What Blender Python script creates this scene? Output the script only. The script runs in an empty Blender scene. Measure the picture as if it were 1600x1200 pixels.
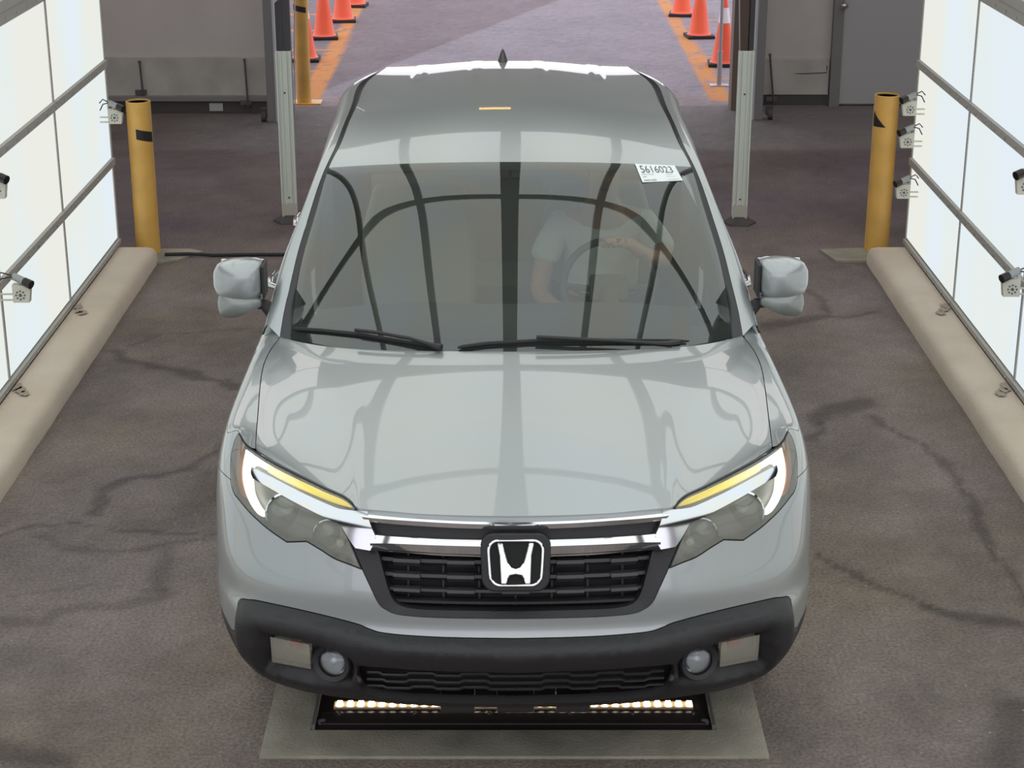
import bpy, bmesh, math, random
import numpy as np
from mathutils import Vector, Matrix
from mathutils.geometry import delaunay_2d_cdt
random.seed(7); rng = np.random.default_rng(7)
scene = bpy.context.scene
COL = scene.collection

# ------------------------------------------------------------------ camera
F = 2830.0; PITCH = math.radians(20.0); CH = 3.25
cd = bpy.data.cameras.new('camera'); cam = bpy.data.objects.new('camera', cd); COL.objects.link(cam)
cd.sensor_width = 36; cd.lens = 36 * F / 1600; cd.clip_end = 300
cam.location = (0, 0, CH); cam.rotation_euler = (math.radians(90) - PITCH, 0, 0)
scene.camera = cam
# ------------------------------------------------------------------ view, sky
vs = scene.view_settings
vs.view_transform = 'Standard'; vs.look = 'None'; vs.gamma = 1; vs.use_curve_mapping = False
vs.exposure = 0.0
world = bpy.data.worlds.new('sky'); scene.world = world; world.use_nodes = True
wn = world.node_tree; wn.nodes.clear()
wo = wn.nodes.new('ShaderNodeOutputWorld'); wb = wn.nodes.new('ShaderNodeBackground')
tc = wn.nodes.new('ShaderNodeTexCoord'); nz = wn.nodes.new('ShaderNodeTexNoise'); nz.inputs['Scale'].default_value = 1.6
cr = wn.nodes.new('ShaderNodeValToRGB')
cr.color_ramp.elements[0].position = .35; cr.color_ramp.elements[0].color = (.80, .785, .88, 1)
cr.color_ramp.elements[1].position = .7; cr.color_ramp.elements[1].color = (.97, .95, 1.0, 1)
wn.links.new(tc.outputs['Generated'], nz.inputs['Vector']); wn.links.new(nz.outputs['Fac'], cr.inputs['Fac'])
wn.links.new(cr.outputs['Color'], wb.inputs['Color']); wb.inputs['Strength'].default_value = 1.9
wn.links.new(wb.outputs['Background'], wo.inputs['Surface'])
WALL_E = 1.15; CEIL_E = 1.95

# ------------------------------------------------------------------ materials
MATS = {}
def mat(name, col, rough=.6, metal=0., coat=0., coat_r=.03, emis=None, es=0., spec=.5, noise=None, bump=None):
    if name in MATS: return MATS[name]
    m = bpy.data.materials.new(name); m.use_nodes = True; n = m.node_tree
    b = n.nodes['Principled BSDF']
    b.inputs['Base Color'].default_value = (*col, 1); b.inputs['Roughness'].default_value = rough
    b.inputs['Metallic'].default_value = metal; b.inputs['Coat Weight'].default_value = coat
    b.inputs['Coat Roughness'].default_value = coat_r; b.inputs['Specular IOR Level'].default_value = spec
    if emis: b.inputs['Emission Color'].default_value = (*emis, 1); b.inputs['Emission Strength'].default_value = es
    t = None
    if noise or bump: t = n.nodes.new('ShaderNodeTexCoord')
    if noise:
        sc, amt = noise[:2]
        x = n.nodes.new('ShaderNodeTexNoise'); x.inputs['Scale'].default_value = sc; x.inputs['Detail'].default_value = 8
        n.links.new(t.outputs['Object'], x.inputs['Vector'])
        r = n.nodes.new('ShaderNodeValToRGB'); r.color_ramp.elements[0].position = .3; r.color_ramp.elements[1].position = .7
        r.color_ramp.elements[0].color = (*[c * (1 - amt) for c in col], 1); r.color_ramp.elements[1].color = (*[min(1, c * (1 + amt)) for c in col], 1)
        n.links.new(x.outputs['Fac'], r.inputs['Fac']); n.links.new(r.outputs['Color'], b.inputs['Base Color'])
    if bump:
        sc, st = bump
        x = n.nodes.new('ShaderNodeTexNoise'); x.inputs['Scale'].default_value = sc; x.inputs['Detail'].default_value = 6
        n.links.new(t.outputs['Object'], x.inputs['Vector'])
        bp = n.nodes.new('ShaderNodeBump'); bp.inputs['Strength'].default_value = st; bp.inputs['Distance'].default_value = .01
        n.links.new(x.outputs['Fac'], bp.inputs['Height']); n.links.new(bp.outputs['Normal'], b.inputs['Normal'])
    MATS[name] = m; return m

def glass_mat(name, tint, boost=1.7, haze=None, rough=0.0):
    m = bpy.data.materials.new(name); m.use_nodes = True; n = m.node_tree; n.nodes.clear()
    o = n.nodes.new('ShaderNodeOutputMaterial'); mx = n.nodes.new('ShaderNodeMixShader')
    tr = n.nodes.new('ShaderNodeBsdfTransparent'); tr.inputs['Color'].default_value = (*tint, 1)
    gl = n.nodes.new('ShaderNodeBsdfGlossy'); gl.inputs['Roughness'].default_value = rough
    fr = n.nodes.new('ShaderNodeFresnel'); fr.inputs['IOR'].default_value = 1.5
    mu = n.nodes.new('ShaderNodeMath'); mu.operation = 'MULTIPLY'; mu.inputs[1].default_value = boost; mu.use_clamp = True
    n.links.new(fr.outputs[0], mu.inputs[0]); n.links.new(mu.outputs[0], mx.inputs[0])
    src = tr.outputs[0]
    if haze:
        df = n.nodes.new('ShaderNodeBsdfDiffuse'); df.inputs['Color'].default_value = (*haze[0], 1)
        m2 = n.nodes.new('ShaderNodeMixShader'); m2.inputs[0].default_value = haze[1]
        n.links.new(tr.outputs[0], m2.inputs[1]); n.links.new(df.outputs[0], m2.inputs[2]); src = m2.outputs[0]
    n.links.new(src, mx.inputs[1]); n.links.new(gl.outputs[0], mx.inputs[2]); n.links.new(mx.outputs[0], o.inputs[0])
    return m

def panel_mat(name, strength, tint=(1, 1, 1)):
    m = bpy.data.materials.new(name); m.use_nodes = True; n = m.node_tree; n.nodes.clear()
    o = n.nodes.new('ShaderNodeOutputMaterial'); e = n.nodes.new('ShaderNodeEmission'); e.inputs['Strength'].default_value = strength
    t = n.nodes.new('ShaderNodeTexCoord'); mp = n.nodes.new('ShaderNodeMapping'); mp.inputs['Scale'].default_value = (1, 1.2, .5)
    x = n.nodes.new('ShaderNodeTexNoise'); x.inputs['Scale'].default_value = .9; x.inputs['Detail'].default_value = 1
    r = n.nodes.new('ShaderNodeValToRGB'); r.color_ramp.elements[0].position = .38; r.color_ramp.elements[1].position = .62
    r.color_ramp.elements[0].color = (.68 * tint[0], .745 * tint[1], .80 * tint[2], 1)
    r.color_ramp.elements[1].color = (.73 * tint[0], .735 * tint[1], .68 * tint[2], 1)
    el = r.color_ramp.elements.new(.5); el.color = (.69 * tint[0], .75 * tint[1], .74 * tint[2], 1)
    n.links.new(t.outputs['Object'], mp.inputs['Vector']); n.links.new(mp.outputs[0], x.inputs['Vector'])
    n.links.new(x.outputs['Fac'], r.inputs['Fac']); n.links.new(r.outputs[0], e.inputs['Color']); n.links.new(e.outputs[0], o.inputs[0])
    return m

PAINT = mat('silver_paint', (.375, .40, .408), .38, .55, 1.0, .03)
BLACKP = mat('black_plastic', (.018, .017, .0195), .48, bump=(260, .25))
TRIMB = mat('gloss_black_trim', (.03, .031, .034), .28)
DARK = mat('dark_void', (.008, .008, .009), .8)
CHROME = mat('chrome', (.80, .81, .83), .07, 1.)
DCHROME = mat('satin_reflector', (.23, .23, .21), .35, .6)
RUBBER = mat('rubber', (.02, .02, .021), .75)
ALU = mat('brushed_aluminium', (.40, .38, .35), .7, 0.)
PANEL = panel_mat('lit_diffuser', WALL_E)
CPANEL = panel_mat('lit_ceiling_diffuser', CEIL_E, (1.0, .985, .96))
for _m in (PANEL, CPANEL): _m.cycles.emission_sampling = 'FRONT'
GLASS = glass_mat('windshield_glass', (.78, .84, .80), 2.4, ((.62, .68, .62), .035))
SGLASS = glass_mat('side_glass', (.55, .60, .57), 1.6)
LENS = glass_mat('lamp_lens', (.86, .88, .86), 1.2, ((.50, .50, .44), .30))
YELLOW = mat('yellow_paint', (.70, .40, .10), .42, noise=(6, .12))
CONC = mat('curb_concrete', (.58, .49, .40), .9, noise=(3, .08), bump=(60, .4))
STEEL = mat('grey_steel', (.17, .165, .165), .5, .3)
WHITEP = mat('white_channel_plastic', (.68, .71, .66), .5)

# ------------------------------------------------------------------ object helpers
def mk(name, verts, faces, m, parent=None, smooth=False, loc=None):
    me = bpy.data.meshes.new(name); me.from_pydata([tuple(map(float, v)) for v in verts], [], [tuple(map(int, f)) for f in faces])
    me.materials.append(m)
    if smooth: me.polygons.foreach_set('use_smooth', [True] * len(me.polygons))
    me.update()
    o = bpy.data.objects.new(name, me); COL.objects.link(o)
    if parent: o.parent = parent
    if loc: o.location = loc
    return o
def tag(o, label=None, cat=None, group=None, kind=None):
    if label: o['label'] = label
    if cat: o['category'] = cat
    if group: o['group'] = group
    if kind: o['kind'] = kind
    return o
def empty(name, loc=(0, 0, 0), rz=0.):
    o = bpy.data.objects.new(name, None); COL.objects.link(o); o.location = loc; o.rotation_euler = (0, 0, rz)
    o.empty_display_size = .1; return o
class MB:
    def __init__(s): s.v = []; s.f = []
    def add(s, v, f):
        n = len(s.v); s.v += [tuple(p) for p in v]; s.f += [tuple(i + n for i in q) for q in f]; return s
    def box(s, x0, x1, y0, y1, z0, z1, bev=0.):
        bm = bmesh.new(); bmesh.ops.create_cube(bm, size=1)
        for v in bm.verts: v.co = Vector(((x0 + x1) / 2 + v.co.x * (x1 - x0), (y0 + y1) / 2 + v.co.y * (y1 - y0), (z0 + z1) / 2 + v.co.z * (z1 - z0)))
        if bev: bmesh.ops.bevel(bm, geom=bm.edges[:], offset=bev, segments=2, affect='EDGES', profile=.7)
        bm.verts.index_update(); s.add([v.co[:] for v in bm.verts], [[v.index for v in f.verts] for f in bm.faces]); bm.free(); return s
    def tube(s, pts, r, n=10, caps=True):
        pts = [Vector(p) for p in pts]; rs = r if isinstance(r, (list, tuple)) else [r] * len(pts)
        vs = []; up = None
        for i, p in enumerate(pts):
            d = (pts[min(i + 1, len(pts) - 1)] - pts[max(i - 1, 0)]).normalized()
            if up is None: up = Vector((0, 0, 1)) if abs(d.z) < .9 else Vector((1, 0, 0))
            a = d.cross(up).normalized(); b = a.cross(d).normalized(); up = b
            for k in range(n):
                an = 2 * math.pi * k / n; vs.append(p + (a * math.cos(an) + b * math.sin(an)) * rs[i])
        fs = [[i * n + k, i * n + (k + 1) % n, (i + 1) * n + (k + 1) % n, (i + 1) * n + k] for i in range(len(pts) - 1) for k in range(n)]
        if caps: fs += [list(range(n))[::-1], [(len(pts) - 1) * n + k for k in range(n)]]
        return s.add(vs, fs)
    def lathe(s, prof, n=32, ax='z', c=(0, 0, 0), caps=True):
        vs = []
        for r, h in prof:
            for k in range(n):
                a = 2 * math.pi * k / n; u, w = r * math.cos(a), r * math.sin(a)
                p = (u, w, h) if ax == 'z' else ((h, u, w) if ax == 'x' else (u, h, w))
                vs.append((p[0] + c[0], p[1] + c[1], p[2] + c[2]))
        fs = [[i * n + k, i * n + (k + 1) % n, (i + 1) * n + (k + 1) % n, (i + 1) * n + k] for i in range(len(prof) - 1) for k in range(n)]
        if caps and prof[0][0] > 1e-6: fs.append(list(range(n))[::-1])
        if caps and prof[-1][0] > 1e-6: fs.append([(len(prof) - 1) * n + k for k in range(n)])
        return s.add(vs, fs)
    def build(s, name, m, parent=None, smooth=False, loc=None, fix=True):
        o = mk(name, s.v, s.f, m, parent, smooth, loc)
        if fix:
            bm = bmesh.new(); bm.from_mesh(o.data); bmesh.ops.recalc_face_normals(bm, faces=bm.faces)
            if smooth:
                for e in bm.edges:
                    if len(e.link_faces) == 2 and e.calc_face_angle(0) > math.radians(38): e.smooth = False
            bm.to_mesh(o.data); bm.free()
        return o
def copy_tree(o, parent=None):
    c = o.copy(); COL.objects.link(c); c.parent = parent
    for ch in o.children: copy_tree(ch, c)
    return c

# pixel of the photograph -> ray in the world, then -> point on a horizontal / upright plane
_c, _s = math.cos(PITCH), math.sin(PITCH)
def ray(px, py):
    a = (px - 800) / F; b = (600 - py) / F
    return np.array([a, _c + b * _s, -_s + b * _c])
def onz(px, py, z=0.): d = ray(px, py); return np.array([0, 0, CH]) + d * ((z - CH) / d[2])
def ony(px, py, y): d = ray(px, py); return np.array([0, 0, CH]) + d * (y / d[1])

# ================================================================== THE SETTING
def seg_dist(P, a, b):
    a = np.array(a); b = np.array(b); d = b - a; L = (d * d).sum() + 1e-12
    t = np.clip(((P - a) @ d) / L, 0, 1); return np.linalg.norm(P - (a + t[:, None] * d), axis=1)
def vnoise(P, sc, seed):
    r = np.random.default_rng(seed); G = r.random((257, 257)); q = P * sc + 71.3; i = np.floor(q).astype(int); f = q - i; f = f * f * (3 - 2 * f)
    g = lambda a, b: G[(i[:, 0] + a) % 256, (i[:, 1] + b) % 256]
    return (g(0, 0) * (1 - f[:, 0]) + g(1, 0) * f[:, 0]) * (1 - f[:, 1]) + (g(0, 1) * (1 - f[:, 0]) + g(1, 1) * f[:, 0]) * f[:, 1]
def fbm(P, sc, seed, o=4): return sum(vnoise(P, sc * 2 ** k, seed + k) * .5 ** k for k in range(o)) / (2 - .5 ** (o - 1))
def pxl(l): return [onz(x, y)[:2] for x, y in l]
CRACKS = [  # wet cracks and stains in the asphalt: polyline, half width (m), strength
 ([(182,548),(196,562),(227,569),(266,578),(308,586),(350,597),(372,607)], .035, .32),
 ([(196,540),(245,522),(297,518),(400,513)], .016, .25),
 ([(340,697),(315,712),(297,726),(245,740),(196,751),(157,768),(140,800)], .03, .30),
 ([(0,832),(60,815),(140,818),(220,830),(340,833)], .014, .28),
 ([(62,838),(90,858),(200,862),(335,842)], .035, .2),
 ([(0,965),(60,968),(110,947),(170,945),(230,940),(242,900),(262,862)], .04, .22),
 ([(1200,509),(1245,502),(1287,495)], .07, .3),
 ([(1263,450),(1284,474),(1290,492),(1320,496),(1354,485)], .03, .28),
 ([(1270,655),(1290,640),(1335,625)], .085, .32), ([(1263,684),(1280,660)], .03, .3),
 ([(1347,646),(1382,667),(1417,681),(1445,691),(1473,716),(1494,754),(1525,800),(1553,867),(1577,900),(1600,947)], .024, .3),
 ([(1267,868),(1300,887),(1340,903),(1400,927),(1453,953)], .022, .34),
 ([(1440,952),(1483,965),(1533,973),(1610,981)], .04, .34),
 ([(0,1166),(60,1175),(95,1185)], .08, .3), ([(1605,1110),(1590,1150),(1580,1200)], .1, .32),
 ([(0,930),(120,915),(240,925)], .01, .2), ([(540,345),(200,330)], .006, .12),
]
def asphalt_colour(P):
    x, y = P[:, 0], P[:, 1]
    W = P + np.stack([fbm(P, 3.1, 11) - .5, fbm(P, 3.3, 31) - .5], 1) * .16
    W2 = W + np.stack([fbm(P, 14, 12) - .5, fbm(P, 14, 32) - .5], 1) * .05
    base = np.ones((len(P), 3)) * np.array([.182, .149, .136])
    n1 = fbm(P, .9, 5); n2 = fbm(P, 4., 9); n3 = fbm(P, 22., 15)
    base *= (1 + (n1 - .5) * .8 + (n2 - .5) * .55 + (n3 - .5) * .3)[:, None]
    tint = np.clip((fbm(P, 1.3, 44) - .5) * 2.4, -1, 1)[:, None]
    base *= 1 + tint * np.array([.03, .01, -.13])
    near = np.clip((8.5 - y) / 4, 0, 1)[:, None]; base *= 1 + near * np.array([.16, .17, .15])  # near floor brightened: stronger light painted into the colour
    far = np.clip((y - 10.5) / 2, 0, 1)[:, None]; base *= 1 - far * np.array([.27, .30, .21])  # far floor darkened: weaker light at the back painted in
    for pl, w, st in CRACKS:
        q = pxl(pl); d = np.min([seg_dist(W2, q[i], q[i + 1]) for i in range(len(q) - 1)], axis=0)
        wv = w * (.6 + .9 * fbm(P, 5, 77)); k = np.clip(1.25 - d / wv, 0, 1); k = k * k * (3 - 2 * k)
        base *= (1 - 1.35 * st * k)[:, None]
    # lighter worn strip before the exit
    sm = np.clip((y - 14.45 - .12 * (fbm(P, 2, 3) - .5)) / .12, 0, 1) * np.clip((x + 2.9) / .5 + .4, 0.35, 1)
    sm = sm[:, None]; base = base * (1 - sm) + sm * np.array([.17, .153, .15]) * (1 + (n3 - .5) * .4 + (n2 - .5) * .3)[:, None]
    return np.clip(base, .003, 1)
def yard_colour(P):
    x, y = P[:, 0], P[:, 1]
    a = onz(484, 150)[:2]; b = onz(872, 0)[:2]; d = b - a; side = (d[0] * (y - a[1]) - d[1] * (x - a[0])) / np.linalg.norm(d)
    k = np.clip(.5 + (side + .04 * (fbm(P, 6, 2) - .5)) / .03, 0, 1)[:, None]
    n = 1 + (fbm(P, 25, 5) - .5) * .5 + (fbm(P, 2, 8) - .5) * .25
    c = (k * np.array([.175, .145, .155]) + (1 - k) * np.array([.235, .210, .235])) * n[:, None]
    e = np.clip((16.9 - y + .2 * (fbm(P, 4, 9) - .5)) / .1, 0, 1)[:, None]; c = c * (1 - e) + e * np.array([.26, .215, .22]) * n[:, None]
    W = P + np.stack([fbm(P, 9, 4) - .5, fbm(P, 9, 6) - .5], 1) * .05
    for pl, w in [([(545, 73), (640, 62), (790, 50), (905, 68)], .012), ([(633, 60), (790, 45)], .0)]:
        if w:
            q = pxl(pl); dd = np.min([seg_dist(W, q[i], q[i + 1]) for i in range(len(q) - 1)], axis=0)
            c *= (1 + .25 * np.clip(1.3 - dd / w, 0, 1))[:, None]
    # worn orange bay lines
    L = [((-1.87, 16.35), (-1.93, 30), .085), ((1.93, 16.6), (1.86, 30), .085)]
    for yy in (18.05, 19.3, 20.6, 21.8): L += [((-1.95, yy), (-3.4, yy + .05), .045), ((1.9, yy - .4), (3.4, yy - .4), .045)]
    for p, q, w in L:
        dd = seg_dist(P, p, q); k = np.clip((w - dd) / .012 + .5, 0, 1) * np.clip((fbm(P, 14, 21) - .24) * 7, 0, 1)
        c = c * (1 - k[:, None] * .9) + (k[:, None] * .9) * np.array([.56, .23, .06])
    return np.clip(c, .01, 1)
def ground_mat(name, rough, bs, bd):
    m = bpy.data.materials.new(name); m.use_nodes = True; n = m.node_tree; b = n.nodes['Principled BSDF']
    a = n.nodes.new('ShaderNodeVertexColor'); a.layer_name = 'wear_and_light'; t = n.nodes.new('ShaderNodeTexCoord')
    x = n.nodes.new('ShaderNodeTexNoise'); x.inputs['Scale'].default_value = 70; x.inputs['Detail'].default_value = 5
    n.links.new(t.outputs['Object'], x.inputs['Vector'])
    r = n.nodes.new('ShaderNodeMapRange'); r.inputs['From Min'].default_value = .3; r.inputs['From Max'].default_value = .7
    r.inputs['To Min'].default_value = .72; r.inputs['To Max'].default_value = 1.28; n.links.new(x.outputs['Fac'], r.inputs['Value'])
    mx = n.nodes.new('ShaderNodeVectorMath'); mx.operation = 'SCALE'; n.links.new(a.outputs['Color'], mx.inputs[0]); n.links.new(r.outputs[0], mx.inputs['Scale'])
    # pale grit
    v = n.nodes.new('ShaderNodeTexVoronoi'); v.inputs['Scale'].default_value = 9; n.links.new(t.outputs['Object'], v.inputs['Vector'])
    lt = n.nodes.new('ShaderNodeMath'); lt.operation = 'LESS_THAN'; lt.inputs[1].default_value = .045; n.links.new(v.outputs['Distance'], lt.inputs[0])
    mm = n.nodes.new('ShaderNodeMix'); mm.data_type = 'RGBA'; n.links.new(lt.outputs[0], mm.inputs['Factor'])
    n.links.new(mx.outputs[0], mm.inputs['A']); mm.inputs['B'].default_value = (.3, .28, .26, 1)
    n.links.new(mm.outputs['Result'], b.inputs['Base Color']); b.inputs['Roughness'].default_value = rough; b.inputs['Specular IOR Level'].default_value = .3
    bp = n.nodes.new('ShaderNodeBump'); bp.inputs['Strength'].default_value = bs; bp.inputs['Distance'].default_value = bd
    n.links.new(x.outputs['Fac'], bp.inputs['Height']); n.links.new(bp.outputs['Normal'], b.inputs['Normal'])
    return m
def ground(name, xs, ys, fn, m, z=0.):
    X, Y = np.meshgrid(xs, ys); P = np.stack([X.ravel(), Y.ravel()], 1); nx, ny = len(xs), len(ys)
    i, j = np.meshgrid(np.arange(nx - 1), np.arange(ny - 1)); a = (j * nx + i).ravel()
    fc = np.stack([a, a + 1, a + nx + 1, a + nx], 1)
    me = bpy.data.meshes.new(name); me.vertices.add(len(P)); me.vertices.foreach_set('co', np.c_[P, np.full(len(P), z)].ravel())
    me.loops.add(fc.size); me.loops.foreach_set('vertex_index', fc.ravel()); me.polygons.add(len(fc))
    me.polygons.foreach_set('loop_start', np.arange(0, fc.size, 4)); me.polygons.foreach_set('loop_total', np.full(len(fc), 4)); me.update(calc_edges=True)
    at = me.color_attributes.new('wear_and_light', 'FLOAT_COLOR', 'POINT'); at.data.foreach_set('color', np.c_[fn(P), np.ones(len(P))].ravel().astype(np.float32))
    me.materials.append(m); o = bpy.data.objects.new(name, me); COL.objects.link(o); return o
def axis(*parts):
    out = [np.arange(a, b, s) for a, b, s in parts]; return np.concatenate(out + [[parts[-1][1]]])
ASPH = ground_mat('asphalt', .85, .6, .012); YARD = ground_mat('yard_asphalt', .9, .5, .012)
# the floor with a real slot under the under-vehicle camera plate is kept simple: the plate is let into a raised concrete pad
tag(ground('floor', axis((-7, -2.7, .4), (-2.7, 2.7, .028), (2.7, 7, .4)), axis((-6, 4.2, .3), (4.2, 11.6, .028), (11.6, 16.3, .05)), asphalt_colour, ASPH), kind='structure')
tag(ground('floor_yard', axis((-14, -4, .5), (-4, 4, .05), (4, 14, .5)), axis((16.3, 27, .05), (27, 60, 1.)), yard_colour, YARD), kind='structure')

# curbs
def curb(name, sx):
    prof = [(-.26, 0), (-.26, .085), (-.25, .10), (0, .105), (.03, .10)]
    n = 160; y0, y1 = 1.0, 11.22; vs = []; P = []
    pr = [(2.522, 0.), (2.522, .10), (2.34, .10), (2.305, .093), (2.285, .07), (2.275, .0)]
    rr = np.random.default_rng(3 if sx > 0 else 4); off = np.convolve(rr.random(n + 8) - .5, np.ones(5) / 5, 'same')[4:n + 4] * .012
    for i in range(n):
        y = y0 + (y1 - y0) * i / (n - 1)
        for k, (x, z) in enumerate(pr): vs.append((sx * (x + (off[i] if 2 <= k else 0)), y, z - (abs(off[i]) * .3 if k in (3, 4) else 0)))
    m = len(pr); fs = [[i * m + k, i * m + k + 1, (i + 1) * m + k + 1, (i + 1) * m + k] for i in range(n - 1) for k in range(m - 1)]
    fs += [list(range(m)), [(n - 1) * m + k for k in range(m)][::-1]]
    b = MB().add(vs, fs)
    return b.build(name, CONC, smooth=True)
for sx, nm, lab in ((-1, 'curb', 'long beige concrete curb along the foot of the left light wall'), (1, 'curb', 'long beige concrete curb along the foot of the right light wall')):
    c = curb(nm, sx); tag(c, lab, 'curb')
    rs = np.random.default_rng(8 + int(sx))
    for yj in (9.96, 8.62, 7.27):
        for q in range(3):
            cx_, cy_ = sx * (2.50 - .03 * q), yj - .03 - .06 * q + rs.uniform(-.03, .03); A_ = np.linspace(0, 5.9, 15)
            vs_ = [(sx * min(2.515, abs(cx_ + .035 * rs.uniform(.5, 1) * math.cos(a))), cy_ + (.075 - .012 * q) * rs.uniform(.4, 1) * math.sin(a), .1085) for a in A_]
            mk('scuff_mark', vs_, [list(range(15))], mat('scuff_stain', (.34, .28, .225), .95), c)
SCUFF = mat('dirt', (.07, .06, .05), .95, noise=(30, .5))
def pad(name, pts, z0, z1, m, label, cat):
    vs = [(x, y, z0) for x, y in pts] + [(x, y, z1) for x, y in pts]; n = len(pts)
    o = MB().add(vs, [list(range(n))[::-1], [n + i for i in range(n)]] + [[i, (i + 1) % n, n + (i + 1) % n, n + i] for i in range(n)]).build(name, m)
    return tag(o, label, cat)
PADM = mat('pad_concrete', (.29, .265, .215), .9, noise=(5, .25), bump=(80, .4))
pad('concrete_pad', [(-2.46, 11.5), (-2.12, 11.5), (-2.02, 11.44), (-2.16, 11.24), (-2.27, 11.18), (-2.46, 11.22)], 0, .012, PADM, 'small broken concrete footing under the left yellow bollard', 'concrete pad')
pad('concrete_pad', [(2.08, 11.22), (2.02, 11.48), (2.3, 11.52), (2.56, 11.48), (2.56, 11.43), (2.3, 11.2)], 0, .014, PADM, 'stained concrete footing under the right yellow bollard', 'concrete pad')

# light walls: 1.345 m bays, three rows of 0.62 m
EDGEM = mat('diffuser_edge', (.8, .8, .78), .5)
def light_wall(side, label):
    root = empty('light_wall', (side * 2.55, 6.6025, 0), 0. if side > 0 else math.pi); tag(root, label, 'light wall'); sx = 1
    ys = [11.31 - 1.345 * k for k in range(8)]; zs = [.115, .64, 1.262, 1.875]
    R = lambda x0, x1: (min(x0 * sx, x1 * sx), max(x0 * sx, x1 * sx))
    oy = 6.6025
    for k in range(7):
        for j in range(3):
            y1, y0 = ys[k] - .012, ys[k + 1] + .012
            dp_ = MB().box(*R(-.005, .02), y0 - oy, y1 - oy, zs[j] + .026, zs[j + 1] - .021).build('diffuser_panel', PANEL, root)
            pm = dp_.data; pm.materials.append(EDGEM)
            for f_ in pm.polygons: f_.material_index = 0 if f_.normal.x < -.9 else 1
    for j, z in enumerate(zs):
        h = (.02, .028, .028, .035)[j]
        r = MB().box(*R(-.026, .03), ys[-1] - oy, ys[0] - oy, z - h * (0.7 if j else .5), z + h * (1 if j == 3 else .9))
        o = r.build('rail', ALU, root)
        b = MB()
        for q in range(44):
            y = ys[-1] + .1 + q * .21 - oy
            if y < ys[0] - oy - .03: b.lathe([(.007, -.0265 * sx), (.007, -.031 * sx)] if sx > 0 else [(.007, .024), (.007, .0275)], 8, 'x', (0, y, z))
        b.build('screw_row', mat('screw', (.6, .6, .58), .3, 1.), o)
    for y in ys:
        MB().box(*R(-.012, .03), y - .012 - oy, y + .012 - oy, zs[0], zs[3], .002).build('post', ALU, root)
    # dark box behind and header above
    MB().box(*R(.022, .12), ys[-1] - oy, ys[0] - oy - .004, .0, 1.95).build('housing', mat('housing_metal', (.10, .095, .09), .6, .2), root)
    MB().box(*R(-.03, .14), ys[-1] - oy, ys[0] - oy, 1.911, 1.97, .004).build('header', ALU, root)
    return root
light_wall(-1, 'tall wall of glowing white panels in a grey metal grid on the left side of the lane')
light_wall(1, 'tall wall of glowing white panels in a grey metal grid on the right side of the lane')

# lit ceiling canopy above the lane
BEAM = mat('grey_beam', (.22, .215, .21), .6)
CZ = 3.75
cl = MB(); 
xs = [-4.2, -3.15, -2.1, -1.05, 0, 1.05, 2.1, 3.15, 4.2]; ysC = [10.2, 7.25, 4.8, 2.4, 0., -2.4]
for i in range(8):
    for j in range(5): cl.box(xs[i], xs[i + 1], ysC[j + 1], ysC[j], CZ, CZ + .03)
tag(cl.build('ceiling_glow', CPANEL), kind='structure'); 
bmr = MB()
for x, w in ((-4.2, .03), (-2.1, .04), (-1.05, .05), (0, .08), (1.05, .05), (2.1, .04), (4.2, .03)): bmr.box(x - w, x + w, -2.4, 10.25, CZ - .06, CZ + .02)
for y, w in ((10.2, .05), (7.25, .035), (-2.4, .03)): bmr.box(-4.25, 4.25, y - w, y + w, CZ - .055, CZ + .02)
tag(bmr.build('trim_1', BEAM), kind='structure')
WALLG = mat('dim_wall_paint', (.53, .49, .48), .7, noise=(3, .05))
tag(MB().box(-7.1, 7.1, -6, 16.5, 4.55, 4.65).build('ceiling', mat('roof_deck', (.05, .048, .046), .8)), kind='structure')
tag(MB().box(-7.1, -7, -6, 16.5, 0, 4.55).build('wall_left', WALLG), kind='structure')
tag(MB().box(7, 7.1, -6, 16.5, 0, 4.55).build('wall_right', WALLG), kind='structure')

tag(MB().box(-30, 30, -60, -6, -.04, 0).build('floor_front', mat('front_yard', (.07, .065, .062), .9)), kind='structure')
FILLM = mat('fill_panel', (1, 1, 1), .5, emis=(1, .95, .92), es=1.35)  # added fill glow, not a known fixture
for x in (-4.6, 4.6):
    for y in (12.4, 14.4): tag(MB().box(x - 2.2, x + 2.2, y - .9, y + .9, 4.46, 4.52, .01).build('ceiling_glow', FILLM), kind='structure')  # unseen panels added to brighten the rear floor and walls
# rear walls beside the exit
tag(MB().box(-7, -2.13, 16.0, 16.12, 0, 4.55).build('wall_back_left', WALLG), kind='structure')
tag(MB().box(2.16, 7, 16.36, 16.48, 0, 4.55).build('wall_back_right', WALLG), kind='structure')
tag(MB().box(-2.13, 2.16, 16.2, 16.4, 2.75, 4.55).build('wall_back', WALLG), kind='structure')
KICK = mat('grubby_white_board', (.42, .40, .375), .6, noise=(4, .15)); KD = mat('dark_kick', (.07, .06, .062), .7)
tag(MB().box(-7, -2.14, 15.965, 16.0, .16, .50, .004).build('baseboard_left', KICK), kind='structure')
tag(MB().box(-7, -2.14, 15.93, 16.0, .115, .16, .004).build('trim_2', mat('ledge_grey', (.22, .205, .2), .5)), kind='structure')
tag(MB().box(-7, -2.14, 15.96, 16.0, 0, .115).build('trim_3', KD), kind='structure')
tag(MB().box(2.2, 2.86, 16.32, 16.36, .10, .42, .004).build('baseboard_right', KICK), kind='structure')
tag(MB().box(2.2, 2.86, 16.33, 16.36, 0, .10).build('trim_4', KD), kind='structure')
LATCH = mat('latch_metal', (.12, .105, .11), .5, .4)
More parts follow.
